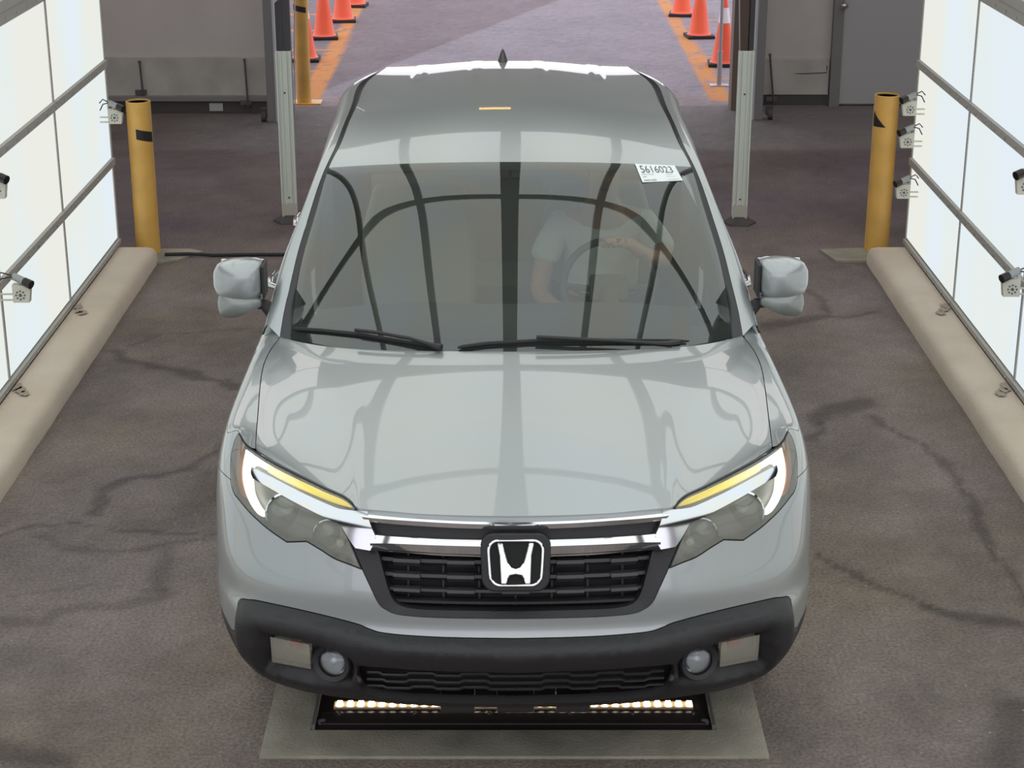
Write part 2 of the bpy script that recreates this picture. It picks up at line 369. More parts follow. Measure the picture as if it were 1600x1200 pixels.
def rod(px, pyt, pyb, y, label, block=True, wide=.07):
    a = ony(px, pyt, y); b = ony(px + 6, pyb, y); r = empty('cane_bolt', (b[0], y, b[2]))
    d = (a[0] - b[0], 0, a[2] - b[2])
    MB().tube([(0, 0, 0), (d[0] * .5, 0, d[2] * .5), d], .0085, 8).build('rod', LATCH, r, True)
    MB().lathe([(0, -.016), (.013, -.01), (.013, .01), (0, .016)], 12, 'z', d).build('knob', LATCH, r, True)
    MB().box(-wide, .03, .0, .03, .02, .065, .003).build('bracket', LATCH, r)
    return tag(r, label, 'bolt')
rod(218, 97, 152, 15.945, 'thin upright bolt rod on the dim wall behind the left bollard')
rod(382, 94, 168, 15.925, 'thin upright bolt rod near the gate post left of the exit')
rod(1203, 86, 162, 16.3, 'thin upright bolt rod on the pale wall right of the exit')
PLATE = mat('pale_label', (.45, .45, .45), .5)
tag(MB().box(-.06, .06, -.006, 0, -.035, .035, .002).build('wall_plate', PLATE, loc=(float(ony(338, 172, 15.95)[0]), 15.957, .06)), 'small pale plate low on the dark kick board left of the exit', 'plate')
tag(MB().tube([(2.3, 16.335, .30), (2.62, 16.325, .29), (2.84, 16.325, .30), (2.84, 16.325, .36)], .008, 8).build('conduit', LATCH, smooth=True), 'thin grey conduit running low along the pale wall right of the exit', 'pipe')
# door at right
dr = MB().box(2.96, 3.92, 16.30, 16.35, .02, 2.1, .004).build('door_1', mat('door_paint', (.40, .40, .41), .5)); tag(dr, kind='structure')
p = ony(1318, 8, 16.3)
MB().lathe([(.035, 0), (.035, -.008), (.014, -.012), (.014, -.035), (.028, -.045), (.032, -.06), (.022, -.072), (0, -.075)], 24, 'y', (float(p[0]), 16.3, float(p[2]))).build('door_knob', mat('knob_steel', (.5, .5, .5), .25, 1.), dr, True)
tag(MB().box(2.87, 2.96, 16.28, 16.36, 0, 2.16, .004).build('trim_5', mat('door_frame', (.2, .19, .19), .5)), kind='structure')
tag(MB().box(3.92, 4.01, 16.28, 16.36, 0, 2.16, .004).build('trim_6', mat('door_frame', (.2, .19, .19), .5)), kind='structure')

# gate frames and columns flanking the exit
GP = mat('gate_steel', (.24, .235, .235), .45, .4); GL = mat('gate_edge', (.55, .55, .60), .4, .3); BROWN = mat('brown_column', (.17, .125, .10), .6)
def gate(x, y, sx, label):
    r = empty('gate_frame', (x, y, 0))
    MB().box(-.055, .02, -.03, .03, 0, 4., .004).build('post', GP, r)
    MB().box(.02 if sx > 0 else -.075, .04 if sx > 0 else -.055, -.035, .03, 0, 4., .003).build('edge_strip', GL, r)
    MB().tube([(.03 * sx, 0.02, 1.02), (.20 * sx, .22, 1.17)], .011, 8).build('brace', GL, r, True)
    MB().tube([(.20 * sx, .22, 1.17), (.17 * sx, .2, .5), (.16 * sx, .2, .02)], .006, 8).build('tie_rod', GL, r, True)
    b = MB().lathe([(.0, -.02), (.045, -.02), (.045, .02), (0, .02)], 16, 'x', (-.09 * sx, 0, .045)); b.box(-.11, -.05, -.02, .02, .04, .12) if sx > 0 else b.box(.05, .11, -.02, .02, .04, .12)
    b.build('caster', KD, r)
    return tag(r, label, 'gate frame')
gate(-2.07, 15.62, 1, 'grey steel gate frame with a pale edge left of the exit')
gate(2.17, 15.72, -1, 'grey steel gate frame with a pale edge right of the exit')
c = MB().box(-.09, -.02, -.1, .12, 0, 4., .004); c.box(-.02, .05, -.1, -.04, 0, 4., .004)
tag(c.build('column', mat('column_grey', (.14, .14, .15), .5, .3), loc=(-1.99, 16.05, 0)), 'grey steel column beside the far left yellow bollard', 'column')
tag(MB().box(-.065, .065, -.1, .1, 0, 4., .004).build('column', BROWN, loc=(1.965 + .06, 16.2, 0)), 'brown column at the right edge of the exit', 'column')
tag(MB().box(-.045, .045, -.08, .08, 0, 4., .004).build('column', mat('column_blue', (.15, .155, .165), .5, .3), loc=(2.145, 16.2, 0)), 'blue grey column directly right of the brown one', 'column')
fp = MB().tube([(0, 0, .0), (0, 0, .33)], .024, 14); fp.box(-.09, .09, -.06, .06, 0, .008)
fr = empty('fence_pole', (1.985, 17.3, 0)); tag(fr, 'thin grey metal pole standing just outside the exit on the right', 'pole')
MB().tube([(0, 0, .0), (0, 0, 2.6)], .016, 12).build('pole', mat('galvanised', (.42, .41, .42), .4, .5), fr, True)
fp.build('sleeve', mat('galvanised', (.42, .41, .42), .4, .5), fr, True)

# hanging amber sign whose light shows on the car roof
sg = empty('message_sign', (-.16, 12.5, 3.75)); tag(sg, 'amber LED bar hung under the roof beyond the light canopy', 'sign')
MB().box(-.20, .20, -.05, .05, -.08, .08, .006).build('case', DARK, sg)
AMB = mat('amber_led', (.9, .5, .1), .5, emis=(1., .55, .12), es=9.)
for k in range(13):
    for q in (-1, 1): MB().box(-.144 + k * .024 - .009, -.144 + k * .024 + .009, -.058, -.05, q * .022 - .012, q * .022 + .012).build('led', AMB, sg)
MB().tube([(-.16, 0, .08), (-.16, 0, .8)], .006, 6).build('hanger', STEEL, sg); MB().tube([(.16, 0, .08), (.16, 0, .8)], .006, 6).build('hanger', STEEL, sg)

# bollards
CHEV = mat('chevron_black', (.015, .014, .014), .5)
def bollard(x, y, r, h, label, chev, plate=None):
    root = empty('bollard', (x, y, 0))
    MB().lathe([(r, .012), (r, h), (r - .006, h + .003), (r - .010, h), (r - .01, h - .05), (0, h - .05)], 40).build('post', YELLOW, root, True)
    MB().lathe([(r - .0102, h - .008), (0, h - .008)], 40).build('fill', CHEV, root)
    a0, a1, z0, z1, kind = chev; n = 16; vs = []
    for i in range(n + 1):
        f = i / n; a = math.radians(a0 + (a1 - a0) * f); R = r + .0015
        zt, zb = (z0 + (z1 - z0) * (1 - f), z0) if kind == 'tri' else (z1 - .03 * f, z0 + .03 - .03 * f)
        if kind == 'tri2': zt, zb = z1 - (z1 - z0) * max(0, f * 1.25 - .25), z0 + (.02 if f > .8 else 0)
        vs += [(R * math.cos(a), R * math.sin(a), zt), (R * math.cos(a), R * math.sin(a), zb)]
    MB().add(vs, [[2 * i, 2 * i + 1, 2 * i + 3, 2 * i + 2] for i in range(n)]).build('chevron_tape', CHEV, root, fix=False)
    if plate: MB().box(*plate, 0, .012, .002).build('base_plate', YELLOW, root)
    return tag(root, label, 'bollard')
bollard(-2.375, 11.42, .078, 1.005, 'yellow steel bollard at the far end of the left light wall', (262, 352, .745, .84, 'band'))
bollard(2.39, 11.47, .079, 1.035, 'yellow steel bollard at the far end of the right light wall', (190, 262, .84, .94, 'tri'))
bollard(-1.90, 16.45, .066, 1.1, 'far yellow bollard just outside the exit beside the grey column', (200, 320, .82, .90, 'band'), (-.10, .16, -.1, .1))

# white plastic channel posts
def channel(x, y, h, rz, label):
    r = empty('guard_post', (x, y, 0), rz)
    b = MB(); w = .052
    b.box(-w, w, -.008, .008, .05, h, .002); b.box(-w, -w + .01, -.03, .03, .05, h, .002); b.box(w - .01, w, -.03, .03, .05, h, .002)
    b.box(-.022, -.014, -.022, -.008, .05, h); b.box(.014, .022, -.022, -.008, .05, h)
    b.build('channel', WHITEP, r)
    MB().box(-.05, .05, -.034, .034, .03, .13, .003).build('foot_sleeve', mat('dirty_sleeve', (.5, .47, .40), .7), r)
    MB().lathe([(.12, 0), (.115, .012), (.07, .035), (.05, .05), (0, .05)], 6).build('base', KD, r)
    for z in (.17, .9): MB().lathe([(.007, -.012), (.006, -.010)], 8, 'y', (0, 0, z)).build('screw', KD, r)
    return tag(r, label, 'post')
channel(-1.545, 12.25, 1.18, 0.05, 'slim white plastic channel post left of the pickup')
channel(1.575, 12.2, 1.19, -.05, 'slim white plastic channel post right of the pickup')
# air hose on the floor
hp = [(x, 11.33 + .03 * math.sin(x * 3), .025 if x < -1.98 else .012) for x in np.linspace(-2.25, 1.0, 22)]
tag(MB().tube(hp, .011, 8).build('hose', RUBBER, smooth=True), 'thin black hose lying across the floor behind the pickup mirror', 'hose')

# traffic cones
ORG = mat('cone_orange', (.92, .125, .05), .45); CW = mat('cone_collar', (.85, .82, .86), .4)
def cone():
    r = empty('traffic_cone')
    MB().box(-.15, .15, -.15, .15, 0, .035, .012).build('base', RUBBER, r)
    R = lambda z: .118 - .118 * (z - .035) / .80
    MB().lathe([(.135, .036), (.122, .05), (R(.07), .07), (R(.3), .3), (R(.69), .69), (R(.69) - .006, .705), (0, .705)], 32).build('cone_body', ORG, r, True)
    MB().lathe([(R(.43) + .0015, .43), (R(.58) + .0015, .58)], 32, caps=False).build('collar', CW, r, True)
    return r
c0 = cone(); CN = [(-2.13, 18.68, 'orange cone nearest the far left bollard, mostly hidden behind it'), (-2.07, 20.08, 'fully visible orange cone with white collar left of the exit lane'),
      (-1.97, 21.3, 'orange cone behind the collared one left of the exit lane'), (-1.93, 22.5, 'farthest orange cone in the left row, at the top edge'),
      (2.14, 18.4, 'orange cone in the right row half hidden by the brown column'), (2.07, 20.15, 'middle orange cone of the right row beside the thin pole'), (2.02, 21.75, 'farthest orange cone of the right row')]
for i, (x, y, l) in enumerate(CN):
    o = c0 if i == 0 else copy_tree(c0); o.location = (x, y, 0); o.rotation_euler.z = rng.uniform(-.15, .15); tag(o, l, 'traffic cone', 'orange traffic cones along the yard lines')

# wall cameras
CAMW = mat('camera_housing', (.62, .60, .52), .5); CAMG = mat('camera_grey', (.10, .12, .13), .4, .5); LENSB = mat('lens_black', (.02, .012, .012), .2)
def wall_cam(sx, y, z, label, inset=.10):
    r = empty('inspection_camera', (sx * 2.528, y, z)); k = -sx
    w = MB()
    bx = lambda a, b: (min(k * a, k * b), max(k * a, k * b))
    # square vented plate tapering to the bottom
    x0, x1 = inset - .005, inset + .085
    vs = []
    for yy in (-.02, .02):
        vs += [(k * x0, yy, -.05), (k * (x1 - .012), yy, -.05), (k * x1, yy, .035), (k * x0, yy, .04)]
    w.add(vs, [[0, 1, 2, 3], [4, 5, 6, 7], [0, 1, 5, 4], [1, 2, 6, 5], [2, 3, 7, 6], [3, 0, 4, 7]]).build('bracket_box', CAMW, r)
    cx = k * (x0 + .038); d = MB()
    for q in range(8):
        a = q * math.pi / 4; d.lathe([(.0045, -.0205), (.0045, -.0225)], 8, 'y', (cx + .021 * math.cos(a), 0, -.012 + .021 * math.sin(a)))
    d.lathe([(.008, -.0205), (.008, -.0225)], 10, 'y', (cx, 0, -.012)); d.build('vent_hole', CAMG, r)
    MB().tube([(0, 0, -.012), (k * x0, 0, -.012)], .005, 8).build('arm', CAMW, r, True); MB().tube([(0, 0, -.042), (k * x0, 0, -.042)], .005, 8).build('arm', CAMW, r, True)
    b0 = Vector((k * (x0 + .005), .01, .075)); b1 = Vector((k * (x1 + .01), -.035, .045)); m = b0.lerp(b1, .6)
    MB().tube([b0, m], .019, 14).build('camera_body', mat('camera_body_pale', (.33, .35, .36), .4, .3), r, True)
    MB().tube([m, m.lerp(b1, .5), b1], [.0215, .0225, .0225], 16).build('lens_barrel', LENSB, r, True)
    MB().tube([(k * .004, .0, .075), (k * x0 * .5, -.01, .10), b0 + Vector((0, 0, .002))], .0035, 6).build('cable', RUBBER, r, True)
    MB().tube([(k * .004, .0, .03), (k * x0 * .5, -.012, .07), (k * (x0 + .004), -.008, .078)], .0035, 6).build('cable', RUBBER, r, True)
    MB().tube([(k * (x0 + .03), 0, .04), (k * (x0 + .04), 0, .062)], .009, 8).build('swivel', CAMW, r, True)
    return tag(r, label, 'camera')
wall_cam(-1, 8.46, 1.17, 'upper small camera on a white bracket on the left light wall, near the picture edge', .03)
wall_cam(-1, 8.46, .65, 'lower small camera on a white bracket on the left light wall')
wall_cam(-1, 11.0, 1.0, 'small camera on a white bracket beside the left yellow bollard', .06)
wall_cam(1, 11.0, 1.05, 'topmost of three small bracket cameras beside the right yellow bollard', .06)
wall_cam(1, 11.0, .85, 'middle of three small bracket cameras beside the right yellow bollard', .06)
wall_cam(1, 11.0, .53, 'lowest of three small bracket cameras beside the right yellow bollard', .06)
wall_cam(1, 8.46, 1.19, 'upper small bracket camera on the right light wall at the picture edge', .04)
wall_cam(1, 8.46, .68, 'lower small bracket camera on the right light wall, cables trailing', .06)

# under-vehicle scanner: concrete surround + dark steel tray with a row of leds
y0p, y1p = 5.26, 6.25
b = MB(); b.box(-.845, .86, y0p, 5.43, 0, .012, .003); b.box(-.845, -.69, 5.43, y1p, 0, .012, .003); b.box(.70, .86, 5.43, y1p, 0, .012, .003); b.box(-.69, .70, 5.9, y1p, 0, .012)
tag(b.build('concrete_surround', PADM), 'pale concrete frame set in the asphalt under the front bumper', 'concrete frame')
tr = empty('scanner_tray', (0, 5.43, 0)); tag(tr, 'dark steel tray with a row of lit LEDs in the floor under the bumper', 'under-vehicle light')
TM = mat('tray_steel', (.045, .033, .036), .4, .5)
MB().box(-.688, .698, .002, .468, .001, .010).build('plate', TM, tr)
MB().box(-.66, .67, .03, .105, .010, .020, .004).build('lip', TM, tr)
for sx, x in ((-1, -.682), (1, .692)): MB().box(x - .006, x + .006, .002, .45, .010, .03, .002).build('side_flange', STEEL, tr)
for x in (-.655, .665): MB().lathe([(.017, .010), (.017, .017), (.008, .022), (0, .022)], 16, 'z', (x, .05, .0)).build('bolt', STEEL, tr, True)
for x in (-.60, -.34, -.08, .2, .42, .63): MB().lathe([(.006, .02), (.006, .0245), (0, .0245)], 10, 'z', (x, .098, 0)).build('screw', mat('screw', (.6, .6, .58), .3, 1.), tr)
MB().box(-.625, .635, .140, .185, .010, .018, .002).build('led_holder', mat('led_holder', (.5, .38, .25), .5), tr)
LEDM = mat('led_white', (1, .9, .75), .5, emis=(1, .86, .66), es=14.)
for k in range(34):
    x = -.605 + k * .0372
    MB().box(x - .009, x + .009, .146, .179, .018, .024, .003).build('led', LEDM, tr)

# ================================================================== THE PICKUP
# car coordinates: x to image right, s rearwards from the nose, z up
CX0, CY0, CROT = .012, 5.0, math.radians(.54)
_cr, _sr = math.cos(CROT), math.sin(CROT)
def toW(P): P = np.asarray(P, float); return np.stack([CX0 + P[..., 0] * _cr - P[..., 1] * _sr, CY0 + P[..., 0] * _sr + P[..., 1] * _cr, P[..., 2]], -1)
def toC(P): P = np.asarray(P, float); q = P - np.array([CX0, CY0, 0]); return np.stack([q[..., 0] * _cr + q[..., 1] * _sr, -q[..., 0] * _sr + q[..., 1] * _cr, q[..., 2]], -1)
def project(P):
    W = toW(P); dz = W[..., 2] - CH; dep = W[..., 1] * _c - dz * _s; up = W[..., 1] * _s + dz * _c
    return np.stack([800 + F * W[..., 0] / dep, 600 - F * up / dep], -1)
def cray(px, py):     # ray in car coordinates
    o = toC([0, 0, CH]); return o, toC(ray(px, py) + np.array([0, 0, CH])) - o
def p_z(px, py, z): o, d = cray(px, py); return o + d * ((z - o[2]) / d[2])
def p_s(px, py, s): o, d = cray(px, py); return o + d * ((s - o[1]) / d[1])
def p_curve(px, py, fz):   # point on the ray whose height obeys z = fz(s)
    lo, hi = -.3, 6.
    g = lambda s: p_s(px, py, s)[2] - fz(s)
    for _ in range(50):
        m = (lo + hi) / 2
        if g(m) > 0: lo = m
        else: hi = m
    return p_s(px, py, (lo + hi) / 2)
class Spl:
    def __init__(s, x, y):
        s.x = np.array(x, float); s.y = np.array(y, float); x, y = s.x, s.y; n = len(x); h = np.diff(x)
        A = np.zeros((n, n)); A[0, 0] = A[-1, -1] = 1; shp = (n,) + y.shape[1:]; b = np.zeros(shp)
        for i in range(1, n - 1):
            A[i, i - 1] = h[i - 1]; A[i, i] = 2 * (h[i - 1] + h[i]); A[i, i + 1] = h[i]; b[i] = 3 * ((y[i + 1] - y[i]) / h[i] - (y[i] - y[i - 1]) / h[i - 1])
        s.c = np.linalg.solve(A, b); s.h = h
        hh = h.reshape((-1,) + (1,) * (y.ndim - 1)); s.d = (s.c[1:] - s.c[:-1]) / (3 * hh); s.b = (y[1:] - y[:-1]) / hh - hh * (2 * s.c[:-1] + s.c[1:]) / 3
    def __call__(s, t):
        t = np.asarray(t, float); i = np.clip(np.searchsorted(s.x, t) - 1, 0, len(s.x) - 2); u = t - s.x[i]
        if s.y.ndim > 1: u = u[..., None]
        return s.y[i] + u * (s.b[i] + u * (s.c[i] + u * s.d[i]))
# plan outline and its widths / nose offsets by height
PL = [(-.2, .004), (0, 0), (.2, .005), (.4, .026), (.58, .068), (.73, .125), (.85, .205), (.930, .310), (.980, .44), (1.006, .59), (1.018, .80), (1.022, 1.10), (1.018, 1.6), (1.01, 2.4), (1.005, 3.2), (.995, 4.0), (.975, 4.7), (.955, 5.08), (.90, 5.25), (.80, 5.32), (.6, 5.335), (.3, 5.34), (0, 5.34), (-.2, 5.34)]
_pp = np.array(PL); _t = np.r_[0, np.cumsum(np.linalg.norm(np.diff(_pp, axis=0), axis=1))]; _t -= _t[1]
PLAN = Spl(_t, _pp); TMAX = _t[-2]
_ts = np.linspace(0, 4.6, 4000); _ss = PLAN(_ts)[:, 1]
def t_of_s(s): return float(np.interp(s, _ss, _ts))
WZ = Spl([.15, .27, .4, .5, .65, .8, .9, .96, 1.0, 1.05], [.915, .94, .97, .985, .985, .984, .978, .966, .950, .915])
S0 = Spl([.2, .27, .33, .40, .46, .52, .57, .60, .64, .70, .76, .82, .88, .92, .97, 1.02, 1.06], [.17, .11, .065, .025, .003, 0, .004, .016, .022, .026, .042, .062, .080, .094, .128, .195, .28])
def smooth(a, b, x): k = np.clip((x - a) / (b - a), 0, 1); return k * k * (3 - 2 * k)
def S1(T, Z, off=0.):
    T = np.asarray(T, float); Z = np.asarray(Z, float); a = np.abs(T)
    def raw(a, Z):
        p = PLAN(a); k = WZ(Z) / .985; s0 = S0(Z) * (1 - smooth(.35, 1.25, p[..., 1]) )
        return np.stack([p[..., 0] * k, p[..., 1] + s0, Z + 0 * a], -1)
    P = raw(a, Z)
    if np.any(off):
        e = 1e-3; du = raw(a + e, Z) - raw(a - e, Z); dv = raw(a, Z + e) - raw(a, Z - e); n = np.cross(dv, du); n /= np.linalg.norm(n, axis=-1, keepdims=True) + 1e-12
        n = n * np.where(n[..., :1] * 0 + 1 > 0, 1, 1)
        P = P - n * np.asarray(off)[..., None] * S1SIGN
    P[..., 0] *= np.where(T < 0, -1, 1)
    return P
S1SIGN = 1.
_a = S1(0.001, .7); _b = S1(0.001, .7, .01); S1SIGN = 1. if _b[1] < _a[1] else -1.
class Inv:      # photograph pixel -> surface parameters
    def __init__(s, fn, us, vs):
        s.fn = fn; U, V = np.meshgrid(us, vs); s.U = U.ravel(); s.V = V.ravel(); s.Q = project(fn(s.U, s.V)); s.lo = (us[0], vs[0]); s.hi = (us[-1], vs[-1])
    def __call__(s, px, py):
        i = np.argmin(((s.Q - [px, py]) ** 2).sum(1)); u, v = s.U[i], s.V[i]
        best = (1e9, u, v)
        for _ in range(12):
            f0 = project(s.fn(u, v)) - [px, py]; e = float((f0 ** 2).sum())
            if e < best[0]: best = (e, u, v)
            if e < 1e-4: break
            h = 1e-4; J = np.stack([(project(s.fn(u + h, v)) - [px, py] - f0) / h, (project(s.fn(u, v + h)) - [px, py] - f0) / h], 1)
            d = np.linalg.lstsq(J, -f0, rcond=.02)[0]; d = np.clip(d, -.06, .06)
            u = float(np.clip(u + d[0], s.lo[0], s.hi[0])); v = float(np.clip(v + d[1], s.lo[1], s.hi[1]))
        return best[1], best[2]
inv1 = Inv(lambda u, v: S1(u, v), np.linspace(-1.75, 0.0, 160), np.linspace(.24, 1.048, 90))
def path(pts, step=9.):
    """half outline: (px,py) photo points on the left half, or ('tz', t, z) direct; -> list of (t,z)"""
    out = []; last = None
    for p in pts:
        if p[0] == 'tz':
            cur = ('d', p[1], p[2])
            if last is not None:
                a = out[-1]; L = math.hypot(p[1] - a[0], p[2] - a[1]); n = max(1, int(L / .03))
                for k in range(1, n): out.append((a[0] + (p[1] - a[0]) * k / n, a[1] + (p[2] - a[1]) * k / n))
            out.append((p[1], p[2]))
        else:
            if last is not None and last[0] != 'd':
                L = math.hypot(p[0] - last[0], p[1] - last[1]); n = max(1, int(L / step))
                for k in range(1, n): out.append(inv1(last[0] + (p[0] - last[0]) * k / n, last[1] + (p[1] - last[1]) * k / n))
            q = inv1(*p)
            if last is not None and last[0] == 'd':
                a = out[-1]; L = math.hypot(q[0] - a[0], q[1] - a[1]); n = max(1, int(L / .03))
                for k in range(1, n): out.append((a[0] + (q[0] - a[0]) * k / n, a[1] + (q[1] - a[1]) * k / n))
            out.append(q); cur = p
        last = cur
    keep = [out[0]]      # points that fell round the silhouette are left out
    for i, q in enumerate(out[1:], 1):
        if math.hypot(q[0] - keep[-1][0], q[1] - keep[-1][1]) < .075 or pts[0][0] == 'tz': keep.append(q)
    return keep
def cat(pts, closed=True, k=4, corners=()):
    """Catmull rounding of photo points; points flagged with a third item stay sharp"""
    n = len(pts); out = []
    for i in range(n if closed else n - 1):
        p1 = pts[i]; p2 = pts[(i + 1) % n]
        p0 = pts[(i - 1) % n] if (closed or i > 0) else p1; p3 = pts[(i + 2) % n] if (closed or i < n - 2) else p2
        if len(p1) > 2: p0 = p1
        if len(p2) > 2: p3 = p2
        for j in range(k):
            t = j / k
            out.append(tuple(.5 * (2 * p1[a] + (p2[a] - p0[a]) * t + (2 * p0[a] - 5 * p1[a] + 4 * p2[a] - p3[a]) * t * t + (3 * p1[a] - p0[a] - 3 * p2[a] + p3[a]) * t ** 3) for a in (0, 1)))
    if not closed: out.append(pts[-1][:2])
    return out
def mirror_loop(h):      # half loop from centre line round to centre line -> full loop
    h = [tuple(p) for p in h]; m = [(-t, z) for t, z in h[::-1]]
    return h + m
def shrink(loop, g):
    P = np.array(loop); n = len(P); A = 0
    for i in range(n): A += P[i][0] * P[(i + 1) % n][1] - P[(i + 1) % n][0] * P[i][1]
    sg = 1 if A > 0 else -1; out = []
    for i in range(n):
        a, b, c = P[i - 1], P[i], P[(i + 1) % n]; d1 = b - a; d2 = c - b
        l1 = np.linalg.norm(d1) + 1e-9; l2 = np.linalg.norm(d2) + 1e-9; n1 = np.array([-d1[1], d1[0]]) / l1; n2 = np.array([-d2[1], d2[0]]) / l2
        m = n1 + n2; L = np.linalg.norm(m)
        m = n1 if L < .3 else m / L / max(.5, L / 2)
        out.append(tuple(b + m * sg * g))
    return out
def dedup(loop, e=.0012):
    out = []
    for p in loop:
        if not out or math.hypot(p[0] - out[-1][0], p[1] - out[-1][1]) > e: out.append(p)
    while len(out) > 3 and math.hypot(out[0][0] - out[-1][0], out[0][1] - out[-1][1]) < e: out.pop()
    return out
def inside(P, loop):
    x, y = P[:, 0], P[:, 1]; r = np.zeros(len(P), bool); n = len(loop)
    for i in range(n):
        x1, y1 = loop[i]; x2, y2 = loop[(i + 1) % n]
        if y1 == y2: continue
        c = ((y1 > y) != (y2 > y)) & (x < (x2 - x1) * (y - y1) / (y2 - y1) + x1); r ^= c
    return r
def region(name, outer, m, parent, holes=(), lines=(), off=0., step=.022, rim=.018, fn=None, gap=0., outer_off=None, hole_off=None, extra=None, iters=260, shade=True):
    """mesh of one panel cut out of the front surface. lines: (points, offset) raise or sink the panel smoothly."""
    fn = fn or S1; outer = dedup(outer)
    if gap: outer = dedup(shrink(outer, gap))
    V = []; E = []; fixed = {}
    def addloop(l, o, closed=True):
        s = len(V)
        for i, p in enumerate(l):
            V.append(tuple(p)); fixed[s + i] = o[i] if isinstance(o, (list, np.ndarray)) else o
        for i in range(len(l) if closed else len(l) - 1): E.append((s + i, s + (i + 1) % len(l)))
    relief = bool(lines) or outer_off is not None or hole_off is not None
    addloop(outer, off if outer_off is None else outer_off)
    hl = [dedup(h) for h in holes]
    for h in hl: addloop(h, off if hole_off is None else hole_off)
    for l, o in lines: addloop(l, o, False)
    A = np.array(outer); u0, v0 = A.min(0); u1, v1 = A.max(0)
    g = [];
    nu, nv = int((u1 - u0) / step) + 1, int((v1 - v0) / (step * .9)) + 1
    for j in range(1, nv):
        for i in range(nu): g.append((u0 + (i + .5 * (j % 2)) * step, v0 + j * (v1 - v0) / nv))
    g = np.array(g) if g else np.zeros((0, 2))
    if len(g):
        k = inside(g, outer)
        for h in hl: k &= ~inside(g, h)
        g = g[k]
        B = np.array(V)
        if len(g): d = np.min(np.linalg.norm(g[:, None, :] - B[None], axis=2), axis=1); g = g[d > step * .45]
        V += [tuple(p) for p in g]
    r = delaunay_2d_cdt([Vector(p) for p in V], E, [], 0, 1e-6)
    nv_, fc, ov = r[0], r[2], r[3]
    P = np.array([tuple(p) for p in nv_]); fc = np.array([tuple(f) for f in fc if len(f) == 3])
    c = P[fc].mean(1); k = inside(c, outer)
    for h in hl: k &= ~inside(c, h)
    fc = fc[k]
    used = np.unique(fc); mp = -np.ones(len(P), int); mp[used] = np.arange(len(used))
    fx = {}
    for i, o in enumerate(ov):
        for q in o:
            if q in fixed: fx[i] = fixed[q]
    P = P[used]; fc = mp[fc]; O = np.full(len(P), float(off)); isf = np.zeros(len(P), bool)
    for i, q in fx.items():
        if mp[i] >= 0: O[mp[i]] = q; isf[mp[i]] = True
    if relief:
        e = np.concatenate([fc[:, [0, 1]], fc[:, [1, 2]], fc[:, [2, 0]]]); e = np.unique(np.sort(e, 1), axis=0)
        dg = np.bincount(e.ravel(), minlength=len(P)).astype(float)
        if isf.any(): O[~isf] = O[isf].mean()
        for _ in range(iters):
            a = np.zeros(len(P)); np.add.at(a, e[:, 0], O[e[:, 1]]); np.add.at(a, e[:, 1], O[e[:, 0]]); a /= dg + 1e-9
            O[~isf] = a[~isf]
        kk = np.ones(len(P), bool); ed0 = {}
        for f in fc:
            for a_, b_ in ((f[0], f[1]), (f[1], f[2]), (f[2], f[0])): ed0[(a_, b_)] = 1
        for (a_, b_) in ed0:
            if (b_, a_) not in ed0: kk[a_] = kk[b_] = False
        for _ in range(3):
            a = np.zeros(len(P)); np.add.at(a, e[:, 0], O[e[:, 1]]); np.add.at(a, e[:, 1], O[e[:, 0]]); a /= dg + 1e-9; O[kk] = .45 * O[kk] + .55 * a[kk]
    else: O[:] = off
    Q = fn(P[:, 0], P[:, 1], O)
    # consistent facing: outward = away from the sunk copy
    I = fn(P[:, 0], P[:, 1], O - rim)
    f0 = fc[0]; nn = np.cross(Q[f0[1]] - Q[f0[0]], Q[f0[2]] - Q[f0[0]])
    if nn @ (Q[f0[0]] - I[f0[0]]) < 0: fc = fc[:, ::-1]
    vs = list(Q); fs = [list(f) for f in fc]
    if rim:
        ed = {}
        for f in fc:
            for a, b in ((f[0], f[1]), (f[1], f[2]), (f[2], f[0])): ed[(a, b)] = 1
        bd = [(a, b) for (a, b) in ed if (b, a) not in ed]; idx = {}
        def gi(i, lower):
            if (i, lower) not in idx: idx[(i, lower)] = len(vs); vs.append(I[i] if lower else Q[i])
            return idx[(i, lower)]
        for a, b in bd: fs.append([gi(b, 0), gi(a, 0), gi(a, 1), gi(b, 1)])
    if extra:
        n = len(vs); vs += list(extra[0]); fs += [[i + n for i in f] for f in extra[1]]
    o = mk(name, vs, fs, m, parent, True)
    if not relief:      # exact normals from the surface itself, so reflections run clean
        e = 1.5e-3; du = fn(P[:, 0] + e, P[:, 1], O) - fn(P[:, 0] - e, P[:, 1], O); dv = fn(P[:, 0], P[:, 1] + e, O) - fn(P[:, 0], P[:, 1] - e, O)
        nn = np.cross(du, dv); nn /= np.linalg.norm(nn, axis=1, keepdims=True) + 1e-12; nn *= np.sign((nn * (Q - I)).sum(1, keepdims=True)) if rim else np.sign((nn * (Q - fn(P[:, 0], P[:, 1], O - .01))).sum(1, keepdims=True))
        V_ = np.array([v.normal[:] for v in o.data.vertices]); V_[:len(Q)] = nn
        o.data.normals_split_custom_set_from_vertices([tuple(x) for x in V_])
    return o
def gridmesh(G):
    G = np.asarray(G); nj, ni = G.shape[:2]; vs = G.reshape(-1, 3); fs = [[j * ni + i, j * ni + i + 1, (j + 1) * ni + i + 1, (j + 1) * ni + i] for j in range(nj - 1) for i in range(ni - 1)]
    return vs, fs
